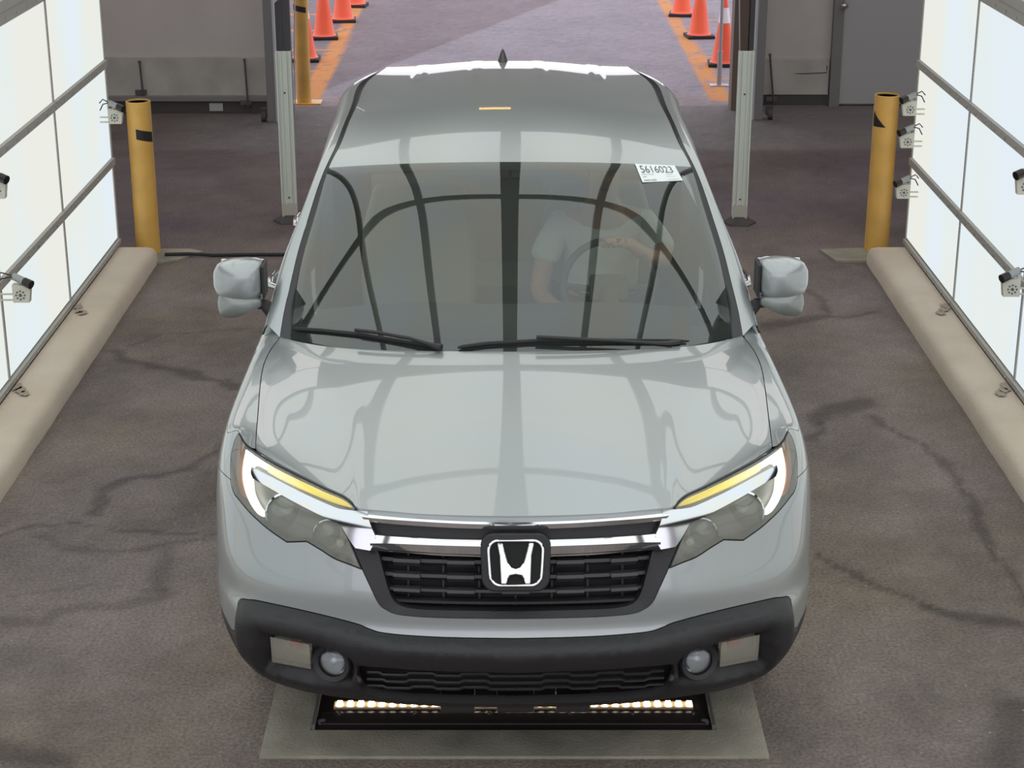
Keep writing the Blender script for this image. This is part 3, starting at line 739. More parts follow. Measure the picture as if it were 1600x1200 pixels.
def rimmed(G, depth, dirn=(0, 0, -1)):
    vs, fs = gridmesh(G); vs = list(vs); nj, ni = G.shape[:2]; d = np.array(dirn) * depth
    loop = [(0, i) for i in range(ni)] + [(j, ni - 1) for j in range(1, nj)] + [(nj - 1, i) for i in range(ni - 2, -1, -1)] + [(j, 0) for j in range(nj - 2, 0, -1)]
    n = len(vs); L = [G[j, i] for j, i in loop]; vs += L + [p + d for p in L]; k = len(L)
    fs += [[n + i, n + (i + 1) % k, n + k + (i + 1) % k, n + k + i] for i in range(k)]
    return vs, fs
def coons(c0, c1, d0, d1, nu, nv):
    """c0,c1: curves in u at v=0,1; d0,d1: curves in v at u=0,1 (callables 0..1)"""
    u = np.linspace(0, 1, nu); v = np.linspace(0, 1, nv); C0, C1, D0, D1 = c0(u), c1(u), d0(v), d1(v)
    U = u[None, :, None]; Vv = v[:, None, None]
    return (1 - Vv) * C0[None] + Vv * C1[None] + (1 - U) * D0[:, None] + U * D1[:, None] - ((1 - U) * (1 - Vv) * C0[0] + U * (1 - Vv) * C0[-1] + (1 - U) * Vv * C1[0] + U * Vv * C1[-1])
def curve3(pts, smooth_=True):
    P = np.array(pts, float); t = np.r_[0, np.cumsum(np.linalg.norm(np.diff(P, axis=0), axis=1))]; t /= t[-1]
    if smooth_: return Spl(t, P)
    return lambda u: np.stack([np.interp(u, t, P[:, k]) for k in range(3)], -1)
MX = np.array([-1, 1, 1.])

car = empty('pickup_truck', (CX0, CY0, 0), CROT)
tag(car, 'silver pickup truck seen head on from above, driver inside, standing in the lane', 'pickup truck')

# ---------------- outlines on the nose (photo points, left half)
LAMP = [(374, 675, 1), (383, 691), (397, 703), (431, 724), (472, 745), (509, 763), (536, 775), (550, 786), (557, 795, 1)]
LAMP_IN = [(557, 795), (534, 819), (547, 846), (565, 890)]
LAMP_BOT = [(565, 890, 1), (545, 882), (522, 873), (500, 859), (479, 846.5, 1), (448, 847.5, 1), (421, 829), (400, 811), (387.5, 798.6), (372, 780), (365.6, 771.6), (361, 757), (360, 741), (360, 722), (362, 705), (367, 686), (374, 675, 1)]
lamp_top = path(cat(LAMP, False)); lamp_bot = path(cat(LAMP_BOT, False))
HOODF = [(399, 701), (431, 722), (472, 743), (509, 761), (536, 773), (550, 784), (557, 793), (575, 796), (610, 799), (657, 803), (725, 805.5), (802, 806.5)]
GR_OUT = [(802, 967), (760, 967), (700, 966), (660, 964.5), (624, 961), (606, 955), (592, 944), (580, 920), (566, 890, 1)]
CLAD_TOP = [(802, 997.5), (720, 996.5), (657, 994), (600, 989), (576, 982), (556, 974), (489, 957), (421, 942), (382, 934.5), (373, 937), (369.5, 946), (367, 975), (365, 990)]
tS = t_of_s
seam = [('tz', -tS(.60), .735), ('tz', -tS(.66), .66), ('tz', -tS(.665), .50)]
clad_top = [p for p in path(cat(CLAD_TOP[:-3], False)) if p[0] > -.872]
clad_top += [(-.90, .6135), (-.925, .608), (-.940, .602), (-.949, .593), (-.954, .575), (-.958, .55), (-.963, .52), (-.972, .49), (-.988, .470), (-1.03, .460)]
gr_out = path(cat(GR_OUT, False))
# silver bumper
half = gr_out + lamp_bot[1:-14] if False else None
lb = lamp_bot
# cut the lamp bottom where the fender seam leaves it (364,744)
qs = inv1(361, 748); kcut = min(range(len(lb)), key=lambda i: math.hypot(lb[i][0] - qs[0], lb[i][1] - qs[1]))
seam_px = path([(361, 748), (350, 757), (341, 765)])
z0_ = lb[kcut][1]; t0_ = lb[kcut][0]
seam_line = [(t0_ + (-tS(.66) - t0_) * k, z0_ - .05 * k ** 1.2) for k in np.linspace(0, 1, 6)] + [(-tS(.70), .70), (-tS(.722), .672)]
arcf = [(-tS(1.05 + .435 * math.cos(math.radians(a))), .385 + .435 * math.sin(math.radians(a))) for a in np.linspace(142, 170, 6)]
bump_half = gr_out + lb[1:kcut + 1] + seam_line[1:] + arcf
ct = clad_top[::-1]
bump_half = bump_half + [(-tS(.58), .458)] + [p for p in ct if p[0] > -tS(.55)]
BUMP = mirror_loop(bump_half)
fascia_line = path([(802, 976), (700, 975), (640, 971), (607, 962), (588, 947)])
front_bumper = region('front_bumper', BUMP, PAINT, car, step=.024, gap=.0012)

# ---------------- lower black cladding
bz = lambda t: .306 - .012 * smooth(.5, .9, abs(t)) + .06 * smooth(1.05, 1.35, abs(t))
clad_bot = [(-t, bz(t)) for t in np.linspace(0, tS(.612), 50)]
arch_front = [(-tS(.66), .30), (-tS(.662), .455)]
clad_half = clad_bot[:-1] + [(-tS(.612), bz(1.3)), (-tS(.615), .385), (-tS(.621), .457), (-tS(.58), .457)] + [p for p in ct if p[0] > -tS(.55)]
CLAD = mirror_loop(clad_half)
B1 = path(cat([(802, 1012), (657, 1008), (600, 1001), (556, 990), (489, 974), (455, 968), (405, 962), (390, 964, 1), (387, 975), (386, 990), (388, 1012)], False))
nB = len(B1); B1o = [.056 - .036 * float(smooth(.80, 1.08, abs(p[0]))) for p in B1]; B1m = [(-t, z) for t, z in B1[::-1]][1:]
POCK = [(411, 985), (418, 984), (482, 1000), (530, 1014), (552, 1026), (556, 1045), (551, 1062), (500, 1060), (487, 1057), (440, 1046), (416, 1041), (410, 1020)]
POCK_I = [(419, 992), (482, 1005), (526, 1019), (546, 1030), (549, 1042), (545, 1055), (500, 1053), (487, 1050), (421, 1038)]
pk = path(POCK + POCK[:1]); pki = path(POCK_I + POCK_I[:1])
LOWG = [(802, 1046), (700, 1044), (640, 1041), (562, 1035), (560, 1050), (566, 1070), (590, 1080), (640, 1087), (720, 1090), (802, 1091)]
LOWh = path(LOWG); LOW = mirror_loop(LOWh)
lipA = [(-t, .345 - .01 * smooth(.6, 1.1, t)) for t in np.linspace(0.45, tS(.45), 22)]
mir = lambda l: [(-t, z) for t, z in l[::-1]]
lines = [(B1, B1o), (B1m, B1o[::-1][1:]), (pk, .036), (mir(pk), .036), (pki, -.035), (mir(pki), -.035)]
region('bumper_cladding', CLAD, BLACKP, car, holes=[LOW], lines=lines, outer_off=.004, hole_off=.020, step=.017, rim=.03, gap=.0012, iters=400)
region('lower_grille_backing', mirror_loop(path([(802, 1040), (640, 1034), (545, 1026), (540, 1066), (566, 1084), (640, 1094), (802, 1096)])), DARK, car, off=-.05, step=.05, rim=0)
for k, py in enumerate((1056, 1067, 1077)):
    g = path([(802 - i * 6, py - .00010 * (i * 6) ** 2 * .6) for i in range(0, 39)])
    g = [(t, z + .0045 * (1 if (int(abs(t) / .085) % 2) else -1)) for t, z in g]; g = g[::-1] + [(-t, z) for t, z in g[1:]]
    T = np.array(g); P = S1(T[:, 0], T[:, 1], np.full(len(T), -.004))
    MB().tube(P, .0055, 6).build('lower_grille_bar', BLACKP, car, True)
# marker lamps and fog lamps in the pockets
MARK = glass_mat('marker_lens', (.95, .95, .92), 1.3, ((.62, .60, .52), .35))
REF = mat('marker_reflector', (.62, .60, .52), .22, .85); REDR = mat('red_bulb', (.5, .08, .04), .4)
for sgn in (-1, 1):
    l = path([(421, 996), (482, 1008.5), (485, 1047), (424, 1036), (421, 996)])[:-1]
    lo = [(t * -sgn, z) for t, z in l]
    o = region('marker_lamp', lo, REF, car, off=-.022, step=.02, rim=.01); o['label'] = 'rectangular clear marker lamp'
    region('lens', lo, MARK, o, off=-.004, step=.02, rim=.014)
    l2 = path([(449, 1004), (468, 1008), (468, 1018), (449, 1014), (449, 1004)])[:-1]
    region('bulb', [(t * -sgn, z) for t, z in l2], REDR, o, off=-.018, step=.02, rim=.004)
    l3 = path([(444, 1017), (483, 1021), (484, 1035), (448, 1026), (444, 1017)])[:-1]
    region('reflector', [(t * -sgn, z) for t, z in l3], mat('warm_reflector', (.75, .70, .55), .15, .9), o, off=-.014, step=.02, rim=.006)
    q = inv1(519, 1037); C = S1(q[0] * -sgn, q[1], -.012); C2 = S1(q[0] * -sgn, q[1], .03); ax = Vector(C2 - C).normalized(); ax.z = .10; ax.normalize()
    rot = Vector((0, -1, 0)).rotation_difference(ax).to_matrix().to_4x4()
    fo = empty('fog_light'); fo.parent = car; fo.matrix_local = Matrix.Translation(Vector(C)) @ rot
    MB().lathe([(.064, .03), (.066, -.012), (.060, -.022), (.047, -.014), (.044, .01)], 36, 'y', caps=False).build('bezel', BLACKP, fo, True)
    MB().lathe([(.045, .0), (.042, .02), (.02, .035), (0, .038)], 32, 'y').build('reflector', CHROME, fo, True)
    MB().lathe([(.012, .035), (.012, .0), (.006, -.004), (0, -.005)], 16, 'y').build('bulb', mat('bulb_glass', (.6, .62, .66), .1, .3), fo, True)
    MB().lathe([(.045, -.004), (.035, -.014), (.018, -.019), (0, -.021)], 32, 'y').build('lens', glass_mat('fog_lens', (.92, .95, .97), 1.6, ((.5, .52, .55), .06)), fo, True)

# ---------------- grille
FR_TOP = [(802, 869), (750, 868), (657, 864), (586, 859), (575, 858), (556, 856), (547, 846, 1)]
fr_half = path([p[:2] for p in FR_TOP]) + path([(547, 846), (566, 890)])[1:] + gr_out[::-1][1:]
HOLE = [(802, 871), (657, 866), (594, 862), (589, 866, 1), (600, 908), (606, 928), (613, 942), (624, 951), (650, 956.5), (700, 958.5), (802, 960)]
gh = path(cat(HOLE, False, 3))
region('grille_frame', mirror_loop(fr_half), BLACKP, car, holes=[mirror_loop(gh)], outer_off=-.004, hole_off=-.022, step=.02, rim=.05, gap=.001)
back = path([(802, 804), (657, 801), (562, 796), (556, 830), (580, 900), (610, 955), (802, 966)])
region('grille_backing', mirror_loop(back), DARK, car, off=-.085, step=.06, rim=0)
GBAR = mat('grille_bar', (.035, .033, .037), .38)
def slab(t0, t1, z0, z1, o0, o1, o2, n=None):
    """a louvre: top edge z1 set back o1, front edge at o0, lower edge z0 set back o2"""
    n = n or max(2, int(abs(t1 - t0) / .02) + 1); T = np.linspace(t0, t1, n); zm = z0 * .35 + z1 * .65
    R = [S1(T, np.full(n, z), np.full(n, o)) for z, o in ((z1, o1), (zm + .004, o0), (zm - .006, o0), (z0, o2))]
    vs, fs = gridmesh(np.stack(R)); return vs, fs
def edge_t(py):
    q = [inv1(x, y) for x, y in ((589, 866), (600, 908), (606, 928), (613, 942), (624, 951))]
    z = inv1(700, py)[1]; zz = [a[1] for a in q][::-1]; tt = [a[0] for a in q][::-1]; return float(np.interp(z, zz, tt)) - .012, z
for r, py in enumerate((880, 903, 927, 949)):
    te, z = edge_t(py); h = .017 if r < 3 else .012
    b = MB(); v, f = slab(te, -te, z - h * .9, z + h * .5, -.042, -.07, -.07); b.add(v, f); o = b.build('grille_bar', GBAR, car, fix=False)
    if r < 3:
        bl = MB(); off = .0; per = .172; 
        for k in range(-4, 5):
            c = k * per
            if r == 0: c += 0
            if abs(c) > -te - .03: continue
            bl_v, bl_f = slab(c - .043, c + .043, z - h * 1.1, z + h * .55, -.030, -.06, -.055, 4)
            MB().add(bl_v, bl_f).build('grille_block', mat('grille_block', (.055, .052, .057), .42), o, fix=False)
b = MB()
for k in range(-5, 6):
    t = k * .115
    P = S1(np.full(8, t), np.linspace(.64, .86, 8), np.full(8, -.07)); MB().tube(P, .004, 6).build('grille_strut', GBAR, car)
# chrome: lamp wings, upper and lower bars
def cline(l, o, n=60):
    q = path(cat(l, False, 4), 6.); q = np.array(q); t = np.r_[0, np.cumsum(np.linalg.norm(np.diff(q, axis=0), axis=1))]; t /= t[-1]; u = np.linspace(0, 1, n)
    T = np.interp(u, t, q[:, 0]); Z = np.interp(u, t, q[:, 1]); T = np.r_[T, -T[::-1][1:]]; Z = np.r_[Z, Z[::-1][1:]]
    return S1(T, Z, np.full(len(T), o))
def facets(name, rows, m, sharp=True):
    vs = []; fs = []
    for a, b in zip(rows[:-1], rows[1:]):     # separate strips keep the facet edges crisp
        n = len(vs); k = len(a); vs += list(a) + list(b); fs += [[n + i, n + k + i, n + k + i + 1, n + i + 1] for i in range(k - 1)]
    return mk(name, vs, fs, m, car, True)
T1 = [(560, 797), (575, 799), (610, 802.5), (657, 806), (725, 809.5), (802, 811)]
T2 = [(566, 808), (580, 810), (610, 812.5), (657, 815.5), (725, 819), (802, 820.5)]
T3 = [(572, 816), (584, 816), (610, 818.5), (657, 822), (725, 825.5), (802, 827)]
facets('upper_chrome_bar', [cline(T1, -.03), cline(T1, -.008), cline(T2, .012), cline(T3, .0), cline(T3, -.05)], CHROME)
L1 = [(584, 836), (600, 837.5), (620, 839), (657, 841), (700, 843), (802, 845)]
L2 = [(580, 848), (600, 848), (620, 848.5), (657, 850), (700, 851.5), (802, 854)]
L3 = [(578, 861), (600, 862), (620, 863.5), (657, 866.5), (700, 869.5), (802, 872)]
facets('lower_chrome_bar', [cline(L1, -.05), cline(L1, -.004), cline(L2, .014), cline(L3, -.010), cline(L3, -.04)], CHROME)
facets('slot_backing', [cline([(572, 812), (620, 816), (802, 822)], -.03), cline([(572, 850), (620, 850), (802, 856)], -.03)], BLACKP)
WING = [(395, 731, 1), (421, 744.5), (472, 770.5), (522, 792.5), (540, 797), (558, 798.5, 1), (575, 800, 1), (577, 812), (582, 826), (587, 838), (584, 850), (579, 860, 1), (556, 856, 1), (546, 842), (533, 819, 1), (509, 809), (455, 782), (397, 749, 1), (393.5, 740)]
wg = path(cat(WING, True, 3)); 
for sgn in (-1, 1):
    lo = [(t * -sgn, z) for t, z in wg]
    mid = path([(420, 752), (470, 779), (522, 802), (556, 822), (570, 836)]); mid = [(t * -sgn, z) for t, z in mid]
    region('chrome_wing', lo, mat('wing_chrome', (.60, .615, .64), .09, 1.), car, off=.006, step=.012, rim=.02)

# emblem on a rounded black plate
def rrect(w, h, r, n=8, taper=0.):
    out = []
    for cx, cz, a0 in ((w - r, h - r, 0), (-w + r, h - r, 90), (-w + r, -h + r, 180), (w - r, -h + r, 270)):
        for k in range(n + 1):
            a = math.radians(a0 + 90 * k / n); x = cx + r * math.cos(a); z = cz + r * math.sin(a); out.append((x * (1 - taper * (h - z) / (2 * h)), z))
    return out
eb = empty('emblem'); eb.parent = car
qe = inv1(803.5, 878); ec = S1(0, qe[1], .012); nrm = Vector(S1(0, qe[1], .03) - S1(0, qe[1], 0)).normalized()
eb.matrix_local = Matrix.Translation(Vector(ec)) @ Vector((0, -1, 0)).rotation_difference(nrm).to_matrix().to_4x4()
SC = 5.95 / F     # metres per photo pixel at the emblem
def prism(loop, y0, y1, m, name, parent, bev=0., holes=None):
    n = len(loop); vs = [(x, y0, z) for x, z in loop] + [(x, y1, z) for x, z in loop]
    if holes is None:
        fs = [list(range(n)), [n + i for i in range(n)][::-1]] + [[i, n + i, n + (i + 1) % n, (i + 1) % n] for i in range(n)]
    else:
        h = holes; vs += [(x, y0, z) for x, z in h] + [(x, y1, z) for x, z in h]
        fs = []
        for i in range(n):
            j = (i + 1) % n; fs += [[i, j, 2 * n + j, 2 * n + i], [n + i, 3 * n + i, 3 * n + j, n + j], [i, n + i, n + j, j], [2 * n + i, 2 * n + j, 3 * n + j, 3 * n + i]]
    o = MB().add(vs, fs).build(name, m, parent)
    if bev:
        mo = o.modifiers.new('b', 'BEVEL'); mo.width = bev; mo.segments = 2; mo.limit_method = 'ANGLE'; mo.angle_limit = math.radians(40)
    return o
w, h = 52.5 * SC, 43 * SC
prism(rrect(w, h, .042, taper=.06), .03, -.004, BLACKP, 'plate', eb, .006)
prism(rrect(43 * SC, 35 * SC, .036, taper=.10), -.004, -.014, CHROME, 'ring', eb, .0035, rrect(38.5 * SC, 31 * SC, .030, taper=.10))
prism(rrect(38.5 * SC, 31 * SC, .030, taper=.10), -.003, -.006, DARK, 'field', eb)
H = []
ex = lambda X: (X - 1320) / 5 * SC; ez = lambda Y: -(Y - 500) / 5 * SC
hl_ = [(1184, 352), (1226, 352), (1238, 400), (1252, 450), (1268, 500), (1290, 530), (1320, 540)]
hr_ = [(2640 - x, y) for x, y in hl_[::-1][1:]]
bt = [(1436, 450), (1428, 655), (1388, 655), (1378, 620), (1362, 592), (1320, 584), (1278, 592), (1262, 620), (1252, 655), (1212, 655), (1202, 450)]
hp_ = [(ex(x), ez(y)) for x, y in hl_ + hr_ + bt]
prism(hp_, -.006, -.019, CHROME, 'letter', eb, .004)

# ---------------- headlamps
WHITE_L = mat('running_light', (1, 1, 1), .4, emis=(1, .985, .95), es=1.6)
def amber_mat():
    m = bpy.data.materials.new('turn_signal'); m.use_nodes = True; n = m.node_tree; b = n.nodes['Principled BSDF']
    t = n.nodes.new('ShaderNodeTexCoord'); s = n.nodes.new('ShaderNodeSeparateXYZ'); a = n.nodes.new('ShaderNodeMath'); a.operation = 'ABSOLUTE'
    r = n.nodes.new('ShaderNodeValToRGB'); e = r.color_ramp.elements; e[0].position = .46; e[0].color = (.74, .53, .02, 1); e[1].position = .86; e[1].color = (1, .98, .90, 1)
    x = e.new(.66); x.color = (.97, .78, .12, 1)
    n.links.new(t.outputs['Object'], s.inputs[0]); n.links.new(s.outputs[0], a.inputs[0]); n.links.new(a.outputs[0], r.inputs[0])
    n.links.new(r.outputs[0], b.inputs['Emission Color']); n.links.new(r.outputs[0], b.inputs['Base Color']); b.inputs['Emission Strength'].default_value = .95
    return m
AMBL = amber_mat(); SIDEA = mat('side_reflector', (.62, .26, .12), .3, .2)
ol = path(cat(LAMP, False, 3)) + path(LAMP_IN)[1:] + path(cat(LAMP_BOT, False, 3))[1:-1]
DRL = [(381, 699, 1), (393, 702), (412, 712), (440, 728), (455, 737), (456, 744, 1), (430, 738), (400, 722), (392, 725), (390, 733), (390.5, 750), (392, 768), (400, 788), (410, 803), (408, 808, 1), (398, 802), (385, 782), (377, 755), (376, 730)]
AMS = [(420, 717, 1), (455, 737), (509, 766), (536, 778), (549, 788), (551, 791.5, 1), (523, 784), (490, 770), (455, 754), (430, 741), (415, 732, 1)]
SIDE = [(374, 682, 1), (381, 697), (376, 716), (373.5, 735), (375, 756), (381, 777), (372, 770), (366, 750), (364.5, 728), (367, 703)]
PROJ = mat('projector_glass', (.30, .30, .27), .08, .35)
for sgn in (-1, 1):
    f = lambda l: [(t * -sgn, z) for t, z in l]
    hd = empty('headlight'); hd.parent = car
    mb_out = dedup(f(ol))
    region('housing', mb_out, DCHROME, hd, off=-.045, step=.03, rim=0, gap=.002)
    region('lens', mb_out, LENS, hd, off=.0, step=.02, rim=.02, gap=.0035)
    region('seal', dedup(f(ol)), RUBBER, hd, holes=[shrink(mb_out, .006)], off=-.003, step=.03, rim=.04)
    region('running_light', f(path(cat(DRL, True, 3))), WHITE_L, hd, off=-.010, step=.02, rim=.012)
    region('turn_signal', f(path(cat(AMS, True, 3))), AMBL, hd, off=-.0085, step=.02, rim=.012)
    region('side_reflector', f(path(cat(SIDE, True, 3))), SIDEA, hd, off=-.012, step=.02, rim=.01)
    for (px, py, r) in ((436, 799, .066), (505, 836, .048)):
        q = inv1(px, py); C = S1(q[0] * -sgn, q[1], -.05)
        fo = empty('projector'); fo.parent = hd; fo.matrix_local = Matrix.Translation(Vector(C)) @ Matrix.Rotation(math.radians(-8), 4, 'X')
        MB().lathe([(r * 1.06, .0), (r * 1.06, -.018), (r * .98, -.020), (r * .97, -.004)], 40, 'y', caps=False).build('ring', CHROME, fo, True)
        MB().lathe([(r * .97, -.002), (r * .8, -.014), (r * .45, -.024), (0, -.028)], 40, 'y').build('lens_dome', PROJ, fo, True)
    q = inv1(527, 850); C = S1(q[0] * -sgn, q[1], -.03)
    MB().lathe([(.014, .01), (.012, -.006), (0, -.009)], 16, 'y', tuple(C)).build('bulb', mat('bulb_white', (.8, .76, .72), .3), hd, True)

# ---------------- hood
hfront = np.array(path(cat([p for p in HOODF], False, 3)))
HF = [S1(t, z) for t, z in hfront]
corner = HF[0]
SIDEPX = [(399.5, 680), (401.5, 655), (404, 625), (407, 597), (411, 567), (424, 545), (437, 527)]
SZ = [1.012, 1.028, 1.042, 1.055, 1.068, 1.080, 1.092]
HS = [corner] + [p_z(x, y, z) for (x, y), z in zip(SIDEPX, SZ)]
REARPX = [(470, 535), (515, 542), (560, 545.5), (640, 548), (720, 549)]
RZ = [1.108, 1.120, 1.130, 1.142, 1.150]
HR = [HS[-1]] + [p_z(x, y, z) for (x, y), z in zip(REARPX, RZ)]; c0 = p_z(798, 549.5, 1.153); c0[0] = 0; HR.append(c0)
def sym(half): half = [np.array(p) for p in half]; half[-1][0] = 0; return half + [p * MX for p in half[::-1][1:]]
hoodF = curve3(sym(HF)); hoodR = curve3(sym(HR)); _hs = np.array(HS); _ht = np.r_[0, np.cumsum(np.linalg.norm(np.diff(_hs, axis=0), axis=1))]; _ht /= _ht[-1]; _w = np.where((_ht == 0) | (_ht == 1), 40., 1.)
_hb = np.stack([_ht ** k for k in range(5)], 1); _hc = np.linalg.lstsq(_hb * _w[:, None], _hs * _w[:, None], rcond=None)[0]
hoodL = lambda v: np.stack([np.asarray(v, float) ** k for k in range(5)], -1) @ _hc
hoodRt = lambda v: hoodL(v) * MX
NU, NV = 121, 81
_u = np.linspace(0, 1, NU); _Fv = hoodF(_u); _q = 2 * _u - 1; wgt = np.where((np.abs(_q) > .985) | (np.abs(_q) < .03), 30., 1.)
_Bs = np.stack([_q ** k for k in (0, 2, 4, 6)], 1); _Bo = np.stack([_q ** k for k in (1, 3, 5)], 1); fitc = lambda B, y: B @ np.linalg.lstsq(B * wgt[:, None], y * wgt, rcond=None)[0]
_Fs = np.stack([fitc(_Bo, _Fv[:, 0]), fitc(_Bs, _Fv[:, 1]), fitc(_Bs, _Fv[:, 2])], 1); _Fs[0] = _Fv[0]; _Fs[-1] = _Fv[-1]
G = coons(lambda u: _Fs, hoodR, hoodL, hoodRt, NU, NV) + (_Fv - _Fs)[None] * ((1 - np.linspace(0, 1, NV)) ** 4)[:, None, None]
ug = np.abs(np.linspace(-1, 1, NU))[None, :]; vg = np.linspace(0, 1, NV)[:, None]
_hu = np.linspace(0, 1, 2)
bul = (.046 * (4 * vg * (1 - vg)) + .010 * np.sin(np.pi * np.sqrt(vg))) * (1 - ug ** 2.5)
ucr = .55 + .33 * vg
dome = .013 * (1 - smooth(-.15, .15, ug - ucr)) * (4 * vg * (1 - vg))
G[..., 2] += bul
_m = G[:, NU // 2]; _k = (_m[:, 1] - _m[0, 1]) / (_m[-1, 1] - _m[0, 1]); _D = _m[-1, 2] - _m[0, 2]       # even out the centre profile: slope falls steadily rearwards
G[..., 2] += (_m[0, 2] + _D * (1.45 * _k - .45 * _k ** 2) - _m[:, 2])[:, None] * (1 - ug ** 3)
G[..., 2] += dome; G[..., 0] *= .9965
vs_, fs_ = rimmed(G, .03); mk('hood', vs_, fs_, PAINT, car, True)
# black sheet under the hood, stands in for the shade in its gaps
HG = G[::5, ::5].copy(); HG[..., 2] -= .035; HG[..., 0] *= 1.01; HG[0, :, 1] -= .0
v_, f_ = gridmesh(HG); mk('hood_gap_shade', v_, f_, DARK, car, True)

# ---------------- side panels: fenders, doors, bed. top edge of the side surface rolls over to the belt line
ZT = 1.0
hs = np.array([hoodL(u) for u in np.linspace(0, 1, 80)])
BELT = Spl([1.42, 1.7, 2.2, 2.8, 3.4, 3.9, 4.3, 5.3], np.array([[-.87, 1.10], [-.885, 1.115], [-.895, 1.13], [-.90, 1.15], [-.895, 1.175], [-.89, 1.21], [-.90, 1.235], [-.86, 1.25]]))
def inner_edge(s):
    if s < hs[0, 1]: return hs[0]
    if s < hs[-1, 1]: return np.array([np.interp(s, hs[:, 1], hs[:, 0]), s, np.interp(s, hs[:, 1], hs[:, 2])])
    b = BELT(s); return np.array([b[0], s, b[1]])
tip = lamp_bot[-1]; tipP = S1(tip[0], tip[1])
s_tip = float(PLAN(abs(tip[0]))[1])
def ztop(s): return tip[1] + (ZT - tip[1]) * float(smooth(s_tip, s_tip + .18, s))
def roll(s0, s1, n, start=None):
    rows = []
    for i in range(n):
        s = s0 + (s1 - s0) * i / (n - 1); t = -t_of_s(s); zt = ztop(s)
        A = S1(t, zt); A2 = S1(t, zt - .02); s_ = A[1]; B = inner_edge(s_)
        L = np.linalg.norm(B - A) * .45; T0 = (A - A2); T0 /= np.linalg.norm(T0); T1 = np.array([1, 0, .10 if s < 1.4 else .25]); T1 = T1 / np.linalg.norm(T1)
        c1 = A + T0 * L; c2 = B - T1 * L; k = np.linspace(0, 1, 9)[:, None]
        rows.append((1 - k) ** 3 * A + 3 * (1 - k) ** 2 * k * c1 + 3 * (1 - k) * k * k * c2 + k ** 3 * B)
    return np.array(rows)
ARC = lambda sc, a0, a1, r=.435, zc=.385, n=24: [(-t_of_s(sc + r * math.cos(math.radians(a))), zc + r * math.sin(math.radians(a))) for a in np.linspace(a0, a1, n)]
def flip(l): return [(-t, z) for t, z in l]
tt = lambda s: -t_of_s(s)
fr_loop = lb[kcut:] + [(tt(s), ztop(s)) for s in np.linspace(s_tip + .01, 1.60, 44)] + [(tt(1.60), z) for z in np.linspace(.96, .33, 14)] + [(tt(1.5), .33)] + ARC(1.05, 3, 139)
fr_loop = fr_loop + seam_line[::-1][:-1]
DRW = [('fender', fr_loop, (.70, 1.60), None)]
fd = [(tt(s), ZT) for s in np.linspace(1.606, 2.70, 40)] + [(tt(2.70), z) for z in np.linspace(.96, .33, 14)] + [(tt(s), .33) for s in np.linspace(2.6, 1.606, 20)]
rd = [(tt(s), ZT) for s in np.linspace(2.706, 3.70, 40)] + [(tt(3.70), z) for z in np.linspace(.96, .60, 8)] + [(tt(3.62), .33)] + [(tt(s), .33) for s in np.linspace(3.5, 2.706, 20)]
bd = [(tt(s), ZT) for s in np.linspace(3.706, 5.0, 40)] + [(-t, ZT) for t in np.linspace(t_of_s(5.0) + .05, TMAX - .001, 30)] + [(-TMAX + .001, z) for z in np.linspace(.95, .40, 10)] + [(-t, .40) for t in np.linspace(TMAX - .05, t_of_s(4.9), 24)] + ARC(4.23, -1, 141, n=24) + [(tt(3.706), .68)]
DOORG = mat('door_seal', (.02, .02, .02), .6)
for sgn in (-1, 1):
    F_ = (lambda l: l) if sgn < 0 else flip
    fix = (lambda R: R) if sgn < 0 else (lambda R: R * MX)
    for nm, loop, (s0, s1), st in (('fender', fr_loop, (s_tip + .01, 1.60), None), ('front_door', fd, (1.606, 2.70), None), ('rear_door', rd, (2.706, 3.70), None), ('bed_side', bd, (3.706, 5.0), None)):
        R = roll(s0, s1, 36)
        if nm == 'fender':      # starts along the lamp's upper edge, from its tip to the hood corner
            e_ = np.array([S1(a, b_) for a, b_ in path([(374, 675), (383, 691), (391, 698.5), (397.5, 702)], 3.)]); e_[-1] = HS[0]
            L_ = np.r_[0, np.cumsum(np.linalg.norm(np.diff(e_, axis=0), axis=1))]; L_ /= L_[-1]
            row0 = np.stack([np.interp(np.linspace(0, 1, 9), L_, e_[:, k]) for k in range(3)], 1); R = np.concatenate([row0[None], R])
        R = fix(R)
        ex_v, ex_f = gridmesh(R)
        if sgn > 0: ex_f = [f[::-1] for f in ex_f]
        o = region(nm, F_(loop), PAINT, car, step=.04, rim=.02, extra=(ex_v, ex_f), gap=.001)
        if 'door' in nm:
            hsx = s1 - .20; P0 = S1(sgn * t_of_s(hsx), .985, .0)
            q = Vector((P0[0] + sgn * .010, P0[1], 1.0))
            b = MB(); b.tube([q + Vector((-sgn * .012, -.11, 0)), q + Vector((sgn * .028, -.085, .004)), q + Vector((sgn * .036, 0, .006)), q + Vector((sgn * .028, .085, .004)), q + Vector((-sgn * .012, .11, 0))], [.013, .015, .016, .015, .013], 10)
            b.build('door_handle', mat('handle_chrome', (.6, .61, .62), .12, 1.), o, True)
